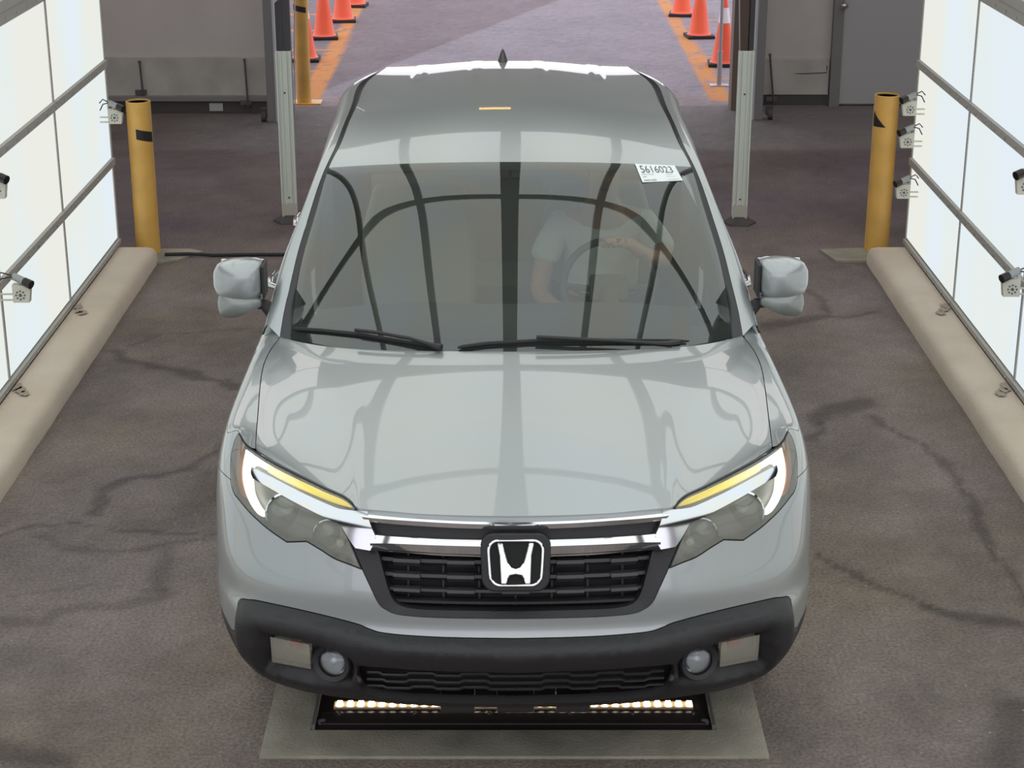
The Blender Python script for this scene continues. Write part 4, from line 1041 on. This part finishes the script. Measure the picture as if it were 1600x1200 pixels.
# wheel wells, sills, undertray
for sgn in (-1, 1):
    for sc in (1.05, 4.23):
        n = 24; vs = []
        for i in range(n + 1):
            a = math.radians(-10 + 200 * i / n)
            for x in (.94, .50): vs.append((sgn * x, sc + .46 * math.cos(a), .385 + .46 * math.sin(a)))
        fs = [[2 * i, 2 * i + 1, 2 * i + 3, 2 * i + 2] for i in range(n)]; fs.append([2 * i + 1 for i in range(n + 1)])
        mk('wheel_well', vs, fs, DARK, car)
    MB().box(min(sgn * .955, sgn * .80), max(sgn * .955, sgn * .80), 1.56, 3.68, .25, .34, .01).build('sill', BLACKP, car)
MB().box(-.60, .60, .45, 5.0, .24, .30).build('undertray', DARK, car)
for x0, x1 in ((-.24, -.13), (-.06, .06), (.13, .24)): MB().box(x0, x1, .10, .17, .270, .33, .008).build('air_dam', BLACKP, car)
def wheel(x, s):
    r = empty('wheel'); r.parent = car; r.location = (x, s, .375); sg_ = 1 if x > 0 else -1
    MB().lathe([(.24, -.115), (.345, -.12), (.368, -.10), (.375, -.06), (.375, .06), (.368, .10), (.345, .12), (.24, .115), (.24, -.115)], 48, 'x', caps=False).build('tyre', RUBBER, r, True)
    MB().lathe([(.24, .10), (.225, .09), (.22, -.10), (.24, -.11)], 48, 'x', caps=False).build('rim', CHROME if 0 else mat('rim_alloy', (.45, .45, .46), .3, .9), r, True)
    b = MB(); h = sg_ * .07
    for k in range(5):
        a = k * 2 * math.pi / 5
        for da in (-.16, .16):
            b.tube([(h, .03 * math.cos(a), .03 * math.sin(a)), (h + sg_ * .01, .13 * math.cos(a + da * .7), .13 * math.sin(a + da * .7)), (h, .225 * math.cos(a + da), .225 * math.sin(a + da))], [.024, .018, .02], 8)
    b.lathe([(.06, h - .03), (.055, h + sg_ * .02), (0, h + sg_ * .025)] if sg_ > 0 else [(.06, h + .03), (.055, h - .02), (0, h - .025)], 20, 'x')
    b.build('spokes', mat('rim_alloy', (.45, .45, .46), .3, .9), r, True)
    MB().lathe([(.15, sg_ * .0), (.15, sg_ * .02), (0, sg_ * .02)], 28, 'x').build('brake_disc', STEEL, r, True)
for x in (-.845, .845):
    for s in (1.05, 4.23): wheel(x, s)

# ---------------- pillars, roof rails, windshield, roof
fI = Spl([1.3, 1.42, 1.60, 1.80, 1.98, 2.08, 2.20, 2.45, 2.8, 3.2, 3.5, 3.75, 4.1], [.985, 1.085, 1.235, 1.405, 1.555, 1.615, 1.655, 1.70, 1.728, 1.738, 1.732, 1.705, 1.62])
IN_PX = [(455, 529), (458, 495), (463, 455), (474, 400), (489, 348), (502, 302), (514, 262), (529, 232), (545, 193), (559, 162), (575, 127), (590, 104)]
MD_PX = [(437, 527), (443, 490), (453, 446), (465, 395), (480, 345), (494, 300), (508, 263), (519, 240), (535, 200), (549, 165), (566, 127), (582, 99)]
OU_PX = [(415, 505), (424, 470), (436, 425), (452, 378), (468, 338), (483, 299), (498, 258), (509, 222), (524, 181), (540, 143), (556, 113), (573, 98)]
Ic = [p_curve(x, y, fI) for x, y in IN_PX]; Mc = [p_curve(x, y, lambda s: fI(s) - .012) for x, y in MD_PX]; Oc = [p_curve(x, y, lambda s: fI(s) - .045) for x, y in OU_PX]
def ext(C, pts):
    C = [p for p in C if p[1] < 3.25]; return C + [np.array(p) for p in pts]
Ic = ext(Ic, [(-.578, 3.5, fI(3.5)), (-.572, 3.72, fI(3.72))]); Mc = ext(Mc, [(-.612, 3.5, fI(3.5) - .014), (-.606, 3.76, fI(3.76) - .018)]); Oc = ext(Oc, [(-.655, 3.5, fI(3.5) - .05), (-.645, 3.80, fI(3.80) - .06)])
cI, cM, cO = curve3(Ic), curve3(Mc), curve3(Oc)
us = np.linspace(0, 1, 90)
for sgn in (-1, 1):
    k = np.array([-sgn, 1, 1]) if sgn > 0 else np.array([1, 1, 1.]); k = MX if sgn > 0 else np.array([1, 1, 1.])
    I_, M_, O_ = cI(us) * k, cM(us) * k, cO(us) * k
    low = O_ + np.array([sgn * .012, 0, -.05]) * 1.
    # gloss black strip between glass/roof and silver rail, slightly sunk
    Ms = M_ + np.array([0, 0, -.004]); Is = I_ + np.array([0, 0, -.004])
    mids = (Ms + Is) / 2 + np.array([0, 0, -.012])
    mk('roof_channel' , *gridmesh(np.stack([Is, mids, Ms])), TRIMB, car, True)
    # silver rail: crowned strip
    t = np.linspace(0, 1, 8)[:, None, None]
    R = M_[None] * (1 - t) + O_[None] * t; crown = np.sin(t * math.pi) * .012; R = R + crown * np.array([sgn * .6, 0, .8])
    R2 = np.concatenate([R, (low)[None]]); v, f = gridmesh(R2); 
    mk('pillar_rail', v, f, PAINT, car, True)
# windshield
def bow(a, sc, zc, e, n=6):     # from edge point a to the centre line
    return [np.array([a[0] * (1 - k), sc + (a[1] - sc) * (1 - k) ** e, zc + (a[2] - zc) * (1 - k) ** e]) for k in np.linspace(0, 1, n)]
_t0 = p_z(798, 253, 1.656); wst = bow(Ic[6], _t0[1], 1.656, 2.3)
_b0 = p_z(798, 563, 1.122); wsb = bow(Ic[0], _b0[1], 1.122, 2.2)
uI6 = np.r_[0, np.cumsum(np.linalg.norm(np.diff(np.array(Ic), axis=0), axis=1))]; uI6 = uI6[6] / uI6[-1]
wF = curve3(sym(wsb)); wR = curve3(sym(wst)); wL = lambda v: cI(np.asarray(v) * uI6); wRt = lambda v: wL(v) * MX
WG = coons(wF, wR, wL, wRt, 81, 61); u_ = np.linspace(-1, 1, 81)[None, :]; v_ = np.linspace(0, 1, 61)[:, None]
bb = .022 * (4 * v_ * (1 - v_)) * (1 - u_ ** 2 * .8); WG[..., 1] -= bb * .55; WG[..., 2] += bb * .8
v, f = gridmesh(WG); windshield = mk('windshield', v, f, GLASS, car, True)
windshield['label'] = 'large clear windshield with a paper number sticker in its upper corner'
def WS(u, v, off=0.):
    u = np.asarray(u, float) * 80; v = np.asarray(v, float) * 60; i = np.clip(u.astype(int), 0, 79); j = np.clip(v.astype(int), 0, 59); a = (u - i)[..., None]; b = (v - j)[..., None]
    P = (WG[j, i] * (1 - a) + WG[j, np.minimum(i + 1, 80)] * a) * (1 - b) + (WG[np.minimum(j + 1, 60), i] * (1 - a) + WG[np.minimum(j + 1, 60), np.minimum(i + 1, 80)] * a) * b
    return P + np.array([0, -.58, .81]) * np.asarray(off)[..., None]
invW = Inv(WS, np.linspace(0.001, .999, 80), np.linspace(.001, .999, 60))
# ceramic edge band of the glass (inside face)
FRIT = mat('frit_black', (.035, .035, .037), .5)
fw = .045; fr = []
band = [(0, 1, .955, 1.0), (0, 1, 0, .10), (0, .018, .10, .955), (.982, 1, .10, .955)]
for (a0, a1, b0, b1) in band:
    uu = np.linspace(a0, a1, 40 if a1 - a0 > .5 else 3); vv = np.linspace(b0, b1, 4 if a1 - a0 > .5 else 40); U, V_ = np.meshgrid(uu, vv); fr.append(gridmesh(WS(U, V_, np.full(U.shape, -.008))))
b = MB(); [b.add(v, f) for v, f in fr]; b.build('frit_band', FRIT, windshield, True, fix=False)
# cowl panel
CW_ = np.stack([np.array([p + np.array([0, .004, -.02]) for p in hoodR(np.linspace(0, 1, 60))]), np.array([p + np.array([0, -.02, -.03]) for p in wF(np.linspace(0, 1, 60))]), np.array([p + np.array([0, .03, -.03]) for p in wF(np.linspace(0, 1, 60))])])
mk('cowl_panel', *gridmesh(CW_), BLACKP, car, True)
# roof
xi = uI6; n_s = 60
ur = np.linspace(0, 1, 101)
side = lambda v: cI(xi + (1 - xi) * np.asarray(v))
rearc = sym([Ic[-1], np.array([-.40, 3.765, 1.712]), np.array([-.2, 3.785, 1.725]), np.array([0, 3.79, 1.728])])
RF = curve3(sym([np.array(p) for p in wst])); RR = curve3(rearc)
RG = coons(RF, RR, side, lambda v: side(v) * MX, 121, 91)
uv = np.linspace(-1, 1, 121)[None, :]; vv = np.linspace(0, 1, 91)[:, None]
RG[..., 2] += .014 * np.sin(np.pi * vv) * (1 - uv ** 2)
rib = 0
for c in (-.236, -.092, .052, .204 - .0):
    pass
X_, S_ = RG[..., 0], RG[..., 1]
for c in (-.405, -.145, .145, .405):
    d = np.abs(X_ - c); RG[..., 2] += .0028 * (1 - smooth(.018, .034, d)) * smooth(3.0, 3.06, S_) * (1 - smooth(3.70, 3.74, S_))
vs_, fs_ = rimmed(RG, .02); mk('roof', vs_, fs_, PAINT, car, True)
fin = []
n = 14
for i in range(n + 1):
    k = i / n; s = 3.40 + .17 * k; hgt = .075 * math.sin(math.pi * min(1, k * 1.0) * .62) ** 1.3 if k < 1 else .04; w = .028 * (1 - .5 * (1 - k) ** 2) * (1 if k > .02 else .3)
    for a in np.linspace(0, math.pi, 9): fin.append((-.022 + .6 * w * math.cos(a) * (1 + 0.8 * (1 - math.sin(a))), s, 1.752 - .006 + hgt * math.sin(a) ** 1.6))
MB().add(fin, [[i * 9 + j, i * 9 + j + 1, (i + 1) * 9 + j + 1, (i + 1) * 9 + j] for i in range(n) for j in range(8)] + [list(range(9)), [n * 9 + j for j in range(9)]]).build('antenna_fin', TRIMB, car, True)

# side windows, rear window, bed floor, tailgate rail
ub = us
for sgn in (-1, 1):
    k = MX if sgn > 0 else np.array([1, 1, 1.])
    O_ = cO(ub); sO = O_[:, 1]
    def win(name, s0, s1, m, n=20, dx=0.):
        s = np.linspace(s0, s1, n); top = np.stack([np.interp(s, sO, O_[:, 0]), s, np.interp(s, sO, O_[:, 2])], 1) + np.array([-.008 + dx, 0, -.045])
        bot = np.array([np.r_[BELT(q)[0] + dx, q, BELT(q)[1]] for q in s]); bot = np.where(top[:, 2:3] < bot[:, 2:3], top, bot)
        t = np.linspace(0, 1, 5)[:, None, None]; Gd = bot[None] * (1 - t) + top[None] * t + np.sin(t * math.pi) * np.array([-.012, 0, 0])
        return mk(name, *gridmesh(Gd * k), m, car, True)
    win('side_window', 1.52, 2.66, SGLASS); win('side_window', 2.76, 3.52, SGLASS)
    win('door_pillar', 2.66, 2.76, TRIMB, 4, -.003); win('rear_quarter', 3.52, 3.86, PAINT, 6, -.003)
rg = coons(curve3(sym([np.array([-.86, 3.97, 1.20]), np.array([-.4, 4.0, 1.20]), np.array([0, 4.01, 1.20])])), curve3(rearc), curve3([np.array([-.86, 3.97, 1.20]), Ic[-1]], False), lambda v: curve3([np.array([-.86, 3.97, 1.20]), Ic[-1]], False)(v) * MX, 30, 12)
mk('rear_window', *gridmesh(rg), SGLASS, car, True)
MB().box(-.88, .88, 3.95, 5.28, .78, .82).build('bed_floor', BLACKP, car)
MB().box(-.86, .86, 5.22, 5.30, .82, 1.22, .02).build('tailgate', PAINT, car)
MB().box(-.88, .88, 3.93, 3.97, .5, 1.2, .0).build('bed_bulkhead', BLACKP, car)

# wipers on the glass
def wiper(pts_blade, pts_arm, label=None):
    r = empty('wiper'); r.parent = car
    def cv(pts, off): return [Vector(WS(*invW(*p), off=off)) for p in pts]
    sub = lambda pts: [(a[0] + (b_[0] - a[0]) * k / 6, a[1] + (b_[1] - a[1]) * k / 6) for a, b_ in zip(pts[:-1], pts[1:]) for k in range(6)] + [pts[-1]]
    bl = cv(sub(pts_blade), .012); MB().tube(bl, [.003] + [.0075] * (len(bl) - 2) + [.003], 6).build('blade', RUBBER, r, True)
    am = cv(sub(pts_arm), .034); MB().tube(am, [.007] * (len(am) - 3) + [.009, .012, .014], 8).build('arm', BLACKP, r, True)
wiper([(455, 516), (500, 519), (560, 525), (600, 532), (650, 540), (692, 547)], [(556, 524), (590, 528), (640, 537), (690, 552)])
wiper([(715, 546), (760, 540), (840, 535.5), (960, 535), (1076, 536)], [(838, 535), (880, 537), (960, 541), (1060, 548)])
# number sticker inside the windshield
PAPER = mat('sticker_paper', (.82, .86, .87), .6); INK = mat('sticker_ink', (.12, .13, .15), .6)
cs = [(992, 257), (1055.4, 255), (1067, 283), (1004, 286)]
q = [WS(*invW(*p), off=.004) for p in cs]
st = mk('number_sticker', [q[3], q[2], q[1], q[0]], [[0, 1, 2, 3]], PAPER, windshield); st['label'] = 'white paper sticker printed 5616023'
bl_, br_, tr_, tl_ = [Vector(p) for p in (q[3], q[2], q[1], q[0])]
def stp(u, v, o=.0015): p = (bl_ * (1 - u) + br_ * u) * (1 - v) + (tl_ * (1 - u) + tr_ * u) * v; n = (br_ - bl_).cross(tl_ - bl_).normalized(); return p + n * o
tcu = bpy.data.curves.new('digits', 'FONT'); tcu.body = '5616023'; tcu.size = 1; tcu.align_x = 'LEFT'
to = bpy.data.objects.new('digits', tcu); COL.objects.link(to); dg = bpy.context.evaluated_depsgraph_get(); me = bpy.data.meshes.new_from_object(to.evaluated_get(dg)); COL.objects.unlink(to)
vx = np.array([v.co[:] for v in me.vertices]); x0, x1, z0, z1 = vx[:, 0].min(), vx[:, 0].max(), vx[:, 1].min(), vx[:, 1].max()
for v, c in zip(me.vertices, vx): v.co = stp(.075 + .80 * (c[0] - x0) / (x1 - x0), .50 + .40 * (c[1] - z0) / (z1 - z0))
me.materials.clear(); me.materials.append(INK); me.update(); do = bpy.data.objects.new('sticker_digits', me); COL.objects.link(do); do.parent = st
b = MB()
for (u0, u1, v0, v1) in [(.05, .20, .40, .425), (.22, .36, .40, .425), (.06, .15, .26, .30), (.05, .20, .06, .13), (.22, .36, .06, .13), (.66, .82, .40, .42), (.64, .86, .26, .275), (.64, .92, .08, .10)]:
    b.add([stp(u0, v0), stp(u1, v0), stp(u1, v1), stp(u0, v1)], [[0, 1, 2, 3]])
b.build('sticker_print', mat('faint_ink', (.42, .43, .45), .6), st, fix=False)

# ---------------- door mirrors
def superloft(secs, n=28, p=2.6):
    vs = []
    for (c, a, b_) in secs:          # centre, s half size, z half size
        for k in range(n):
            th = 2 * math.pi * k / n; ct_, st_ = math.cos(th), math.sin(th)
            vs.append((c[0], c[1] + a * math.copysign(abs(ct_) ** (2 / p), ct_), c[2] + b_ * math.copysign(abs(st_) ** (2 / p), st_)))
    fs = [[i * n + k, i * n + (k + 1) % n, (i + 1) * n + (k + 1) % n, (i + 1) * n + k] for i in range(len(secs) - 1) for k in range(n)]
    fs += [list(range(n))[::-1], [(len(secs) - 1) * n + k for k in range(n)]]; return vs, fs
for sgn in (-1, 1):
    r = empty('side_mirror'); r.parent = car; kx = sgn
    zc = 1.268; top = []
    X = [.944, .951, .968, 1.0, 1.05, 1.09, 1.115, 1.128, 1.134]; HZ = [.060, .069, .075, .080, .080, .073, .058, .036, .012]; HS_ = [.045, .060, .07, .078, .078, .07, .056, .036, .012]
    vs, fs = superloft([((kx * x, 1.60 + .010 * (x - .93) / .2 + (.075 - a) * .5, zc + .012 * (1 - (x - .93) / .2)), a, hz) for x, hz, a in zip(X, HZ, HS_)])
    MB().add(vs, fs).build('mirror_cap', PAINT, r, True)
    X2 = [.95, .968, 1.0, 1.05, 1.09, 1.108, 1.116]; HZ2 = [.020, .028, .043, .058, .056, .042, .015]; HS2 = [.035, .05, .060, .066, .06, .045, .015]
    vs, fs = superloft([((kx * x, 1.60, zc - .088 + .014 * (1.1 - x) / .2), a, hz) for x, hz, a in zip(X2, HZ2, HS2)], p=2.3)
    MB().add(vs, fs).build('mirror_lower_shell', mat('mirror_lower_paint', (.27, .285, .275), .4, .45, .6, .05), r, True)
    MB().box(min(kx * .94, kx * 1.11), max(kx * .94, kx * 1.11), 1.675, 1.69, zc - .065, zc + .065, .01).build('mirror_glass', CHROME, r)
    MB().tube([(kx * .99, 1.62, zc - .095), (kx * .945, 1.62, zc - .10), (kx * .885, 1.60, 1.115)], [.022, .022, .035], 10).build('mirror_arm', BLACKP, r, True)
    MB().box(min(kx * .943, kx * .932), max(kx * .943, kx * .932), 1.56, 1.67, zc - .06, zc + .066, .005).build('mirror_inner_trim', BLACKP, r)

# ---------------- cabin
DASH = mat('dashboard_grey', (.08, .08, .082), .8); SEAT = mat('seat_cloth', (.30, .30, .28), .9); HEAD = mat('headliner', (.42, .43, .40), .9)
dp = coons(curve3(sym([np.array([-.78, 1.50, 1.04]), np.array([-.4, 1.38, 1.07]), np.array([0, 1.30, 1.075])])), curve3(sym([np.array([-.78, 1.98, 1.03]), np.array([-.4, 1.95, 1.07]), np.array([0, 1.93, 1.07])])), curve3([np.array([-.78, 1.50, 1.04]), np.array([-.78, 1.98, 1.03])], False), curve3([np.array([.78, 1.50, 1.04]), np.array([.78, 1.98, 1.03])], False), 40, 16)
v, f = rimmed(dp, .35); mk('dashboard', v, f, DASH, car, True)
MB().box(-.80, .80, 1.7, 3.9, .42, .46).build('cabin_floor', DASH, car)
hl2 = RG[::6, ::8].copy(); hl2[..., 2] -= .035; hl2[..., 0] *= .97; v, f = gridmesh(hl2); mk('headliner', v, f, HEAD, car, True)
def seat(x, s, name='front_seat'):
    r = empty(name); r.parent = car; r.location = (x, s, 0)
    MB().box(-.25, .25, -.25, .26, .60, .76, .06).build('cushion', SEAT, r, True)
    vs = []
    for zz, ss, w in ((.70, .20, .24), (.9, .25, .26), (1.15, .30, .25), (1.32, .34, .20)):
        vs += [(-w, ss, zz), (w, ss, zz), (w, ss + .12, zz), (-w, ss + .12, zz)]
    o = MB().add(vs, [[i * 4 + k, i * 4 + (k + 1) % 4, i * 4 + 4 + (k + 1) % 4, i * 4 + 4 + k] for i in range(3) for k in range(4)] + [[0, 1, 2, 3], [12, 13, 14, 15]]).build('backrest', SEAT, r, True)
    m_ = o.modifiers.new('b', 'BEVEL'); m_.width = .03; m_.segments = 3
    MB().box(-.13, .13, .33, .42, 1.37, 1.53, .04).build('headrest', SEAT, r, True)
seat(-.40, 2.50); seat(.40, 2.56)
MB().box(-.66, .66, 3.15, 3.6, .62, .78, .05).build('rear_seat', SEAT, car, True)
MB().box(-.66, .66, 3.55, 3.7, .75, 1.30, .05).build('rear_seat_back', SEAT, car, True)
# steering wheel
swp = Vector((.405, 2.10, 1.09)); sw = empty('steering_wheel'); sw.parent = car; sw.matrix_local = Matrix.Translation(swp) @ Matrix.Rotation(math.radians(-24), 4, 'X')
ring = [(.187 * math.cos(a), 0, .187 * math.sin(a)) for a in np.linspace(0, 2 * math.pi, 49)]
LEATH = mat('wheel_leather', (.04, .04, .042), .5)
MB().tube(ring, .0155, 10, False).build('rim', LEATH, sw, True)
MB().box(-.08, .08, -.02, .03, -.06, .05, .02).build('hub', DASH, sw, True)
b = MB(); b.tube([(-.18, 0, .0), (-.07, 0, -.01)], .014, 8); b.tube([(.18, 0, 0), (.07, 0, -.01)], .014, 8); b.tube([(0, 0, -.18), (0, 0, -.05)], .016, 8); b.build('spokes', LEATH, sw, True)
MB().tube([(.40, 1.92, 1.0), (.405, 2.07, 1.075)], .04, 10).build('steering_column', DASH, car, True)
im = MB().box(-.12, .12, -.012, .012, -.03, .035, .01).build('rear_view_mirror', DASH, car, True, loc=(0, 1.98, 1.54))
MB().tube([(0, 0, .02), (0, -.03, .075)], .008, 8).build('stem', DASH, im)

# ================================================================== THE DRIVER
SKIN = mat('skin', (.62, .34, .21), .55); HAIR = mat('grey_hair', (.10, .085, .07), .8); SHIRT = mat('pale_tshirt', (.80, .84, .76), .9, noise=(9, .08)); TROU = mat('dark_trousers', (.05, .055, .07), .85)
def skin_obj(name, nodes, edges, root, m, parent, sub=2, smooth=True):
    me = bpy.data.meshes.new(name); me.from_pydata([n[0] for n in nodes], edges, []); me.materials.append(m)
    o = bpy.data.objects.new(name, me); COL.objects.link(o); o.parent = parent
    md = o.modifiers.new('skin', 'SKIN'); md.use_smooth_shade = smooth
    sk = me.skin_vertices[0].data if me.skin_vertices else None
    if sk is None:
        bm = bmesh.new(); bm.from_mesh(me); bm.verts.layers.skin.verify(); bm.to_mesh(me); bm.free(); sk = me.skin_vertices[0].data
    for i, n in enumerate(nodes):
        r = n[1]; sk[i].radius = r if isinstance(r, tuple) else (r, r); sk[i].use_root = (i == root)
    ms = o.modifiers.new('sub', 'SUBSURF'); ms.levels = sub; ms.render_levels = sub
    return o
per = empty('person', (CX0, CY0, 0), CROT)
tag(per, 'person in a pale t-shirt behind the windshield, one hand on top of the steering wheel', 'person')
DX = .405
N = []; Ed = []
def nd(p, r, frm=None):
    N.append(((DX + p[0], p[1], p[2]), r)); 
    if frm is not None: Ed.append((frm, len(N) - 1))
    return len(N) - 1
pel = nd((0, 2.66, .84), (.16, .12)); ab = nd((0, 2.66, .98), (.15, .11), pel); ch = nd((0, 2.63, 1.13), (.165, .115), ab); nk0 = nd((0, 2.60, 1.26), (.085, .07), ch); nk = nd((0, 2.57, 1.33), .056, nk0)
hd0 = nd((0, 2.54, 1.39), (.066, .078), nk); hd1 = nd((0, 2.53, 1.46), (.074, .092), hd0); hd2 = nd((0, 2.54, 1.525), (.068, .082), hd1); hd3 = nd((0, 2.55, 1.56), (.04, .05), hd2)
# image right arm: bent across the top of the wheel
ra = nd((.17, 2.60, 1.235), .06, nk0); rb = nd((.235, 2.50, 1.15), .050, ra); rc = nd((.245, 2.36, 1.12), .043, rb); rd_ = nd((.16, 2.20, 1.19), .034, rc); re = nd((.075, 2.095, 1.275), .026, rd_)
pal = nd((.035, 2.06, 1.295), (.034, .020), re)
wheel_top = Vector((0, 2.10 - .187 * math.sin(math.radians(-24)) * -1, 0))
topc = swp + Matrix.Rotation(math.radians(-24), 3, 'X') @ Vector((0, 0, .187)); topc = topc - Vector((DX, 0, 0))
for k, (dx, L) in enumerate(((-.032, .9), (-.011, 1.), (.011, .96), (.032, .8))):
    a = nd((.018 + dx, 2.035, 1.300), .0125, pal)
    cy, cz = topc.y, topc.z
    b1 = nd((.010 + dx, cy - .030, cz + .020 - .004 * abs(k - 1)), .0110, a); b2 = nd((.008 + dx, cy - .036 * L, cz - .004), .0100, b1); b3 = nd((.008 + dx, cy - .022, cz - .022 * L), .0088, b2)
th = nd((-.01, 2.075, 1.275), .0125, pal); nd((-.045, 2.10, 1.27), .0105, th)
# image left arm hanging down to the lap
la = nd((-.17, 2.60, 1.235), .06, nk0); l2 = nd((-.25, 2.58, 1.08), .050, la); l3 = nd((-.28, 2.50, .94), .042, l2); l4 = nd((-.22, 2.33, .93), .032, l3); l5 = nd((-.16, 2.24, .95), .024, l4); lp = nd((-.13, 2.19, .95), (.034, .018), l5)
for k, dx in enumerate((-.03, -.01, .01, .03)):
    a = nd((-.115 + dx, 2.14, .95), .0115, lp); b1 = nd((-.105 + dx, 2.10, .935), .010, a); nd((-.10 + dx, 2.09, .91), .0088, b1)
tl = nd((-.09, 2.19, .955), .012, lp); nd((-.07, 2.155, .955), .010, tl)
for sx in (-1, 1):
    h = nd((.10 * sx, 2.62, .80), .085, pel); k_ = nd((.14 * sx, 2.18, .84), .062, h); f1 = nd((.13 * sx, 1.95, .62), .05, k_); f2 = nd((.13 * sx, 1.88, .52), .04, f1); nd((.13 * sx, 1.76, .50), .035, f2)
body = skin_obj('body', N, Ed, 0, SKIN, per)
# face
b = MB(); hx, hy, hz = DX, 2.45, 1.455
MB().tube([(hx, hy + .008, hz + .03), (hx, hy - .012, hz - .005), (hx, hy + .006, hz - .016)], [.008, .014, .008], 8).build('nose', SKIN, per, True)
for sx in (-1, 1):
    MB().lathe([(0, -.012), (.010, -.007), (.012, 0), (0, .01)], 12, 'y', (hx + .03 * sx, hy + .010, hz + .018)).build('eye', mat('eye_white', (.6, .6, .58), .3), per, True)
    MB().tube([(hx + sx * .014, hy + .002, hz + .040), (hx + sx * .048, hy + .012, hz + .040)], .004, 6).build('eyebrow', HAIR, per, True)
    MB().lathe([(0, -.006), (.02, -.004), (.026, .004), (0, .006)], 12, 'x', (hx + sx * .078, hy + .09, hz)).build('ear', SKIN, per, True)
MB().tube([(hx - .024, hy + .012, hz - .045), (hx, hy + .002, hz - .047), (hx + .024, hy + .012, hz - .045)], [.003, .005, .003], 8).build('mouth', mat('lips', (.36, .14, .11), .5), per, True)
skin_obj('hair', [((hx, 2.575, 1.50), (.076, .075)), ((hx, 2.56, 1.55), (.070, .078)), ((hx, 2.555, 1.575), (.05, .055))], [(0, 1), (1, 2)], 0, HAIR, per)
g = .016
SN = [((DX, 2.66, .88), (.185, .15)), ((DX, 2.66, .98), (.175, .14)), ((DX, 2.63, 1.12), (.185, .138)), ((DX, 2.605, 1.235), (.12, .095)),
      ((DX + .175, 2.60, 1.225), .074), ((DX + .235, 2.51, 1.16), .070), ((DX + .248, 2.44, 1.13), .072), ((DX - .175, 2.60, 1.225), .074), ((DX - .238, 2.585, 1.12), .072), ((DX - .265, 2.565, 1.05), .072)]
skin_obj('t_shirt', SN, [(0, 1), (1, 2), (2, 3), (3, 4), (4, 5), (5, 6), (3, 7), (7, 8), (8, 9)], 0, SHIRT, per)
skin_obj('trousers', [((DX, 2.66, .80), (.17, .13)), ((DX + .10, 2.60, .80), .10), ((DX + .14, 2.18, .84), .078), ((DX + .13, 1.93, .60), .062), ((DX - .10, 2.60, .80), .10), ((DX - .14, 2.18, .84), .078), ((DX - .13, 1.93, .60), .062)], [(0, 1), (1, 2), (2, 3), (0, 4), (4, 5), (5, 6)], 0, TROU, per)
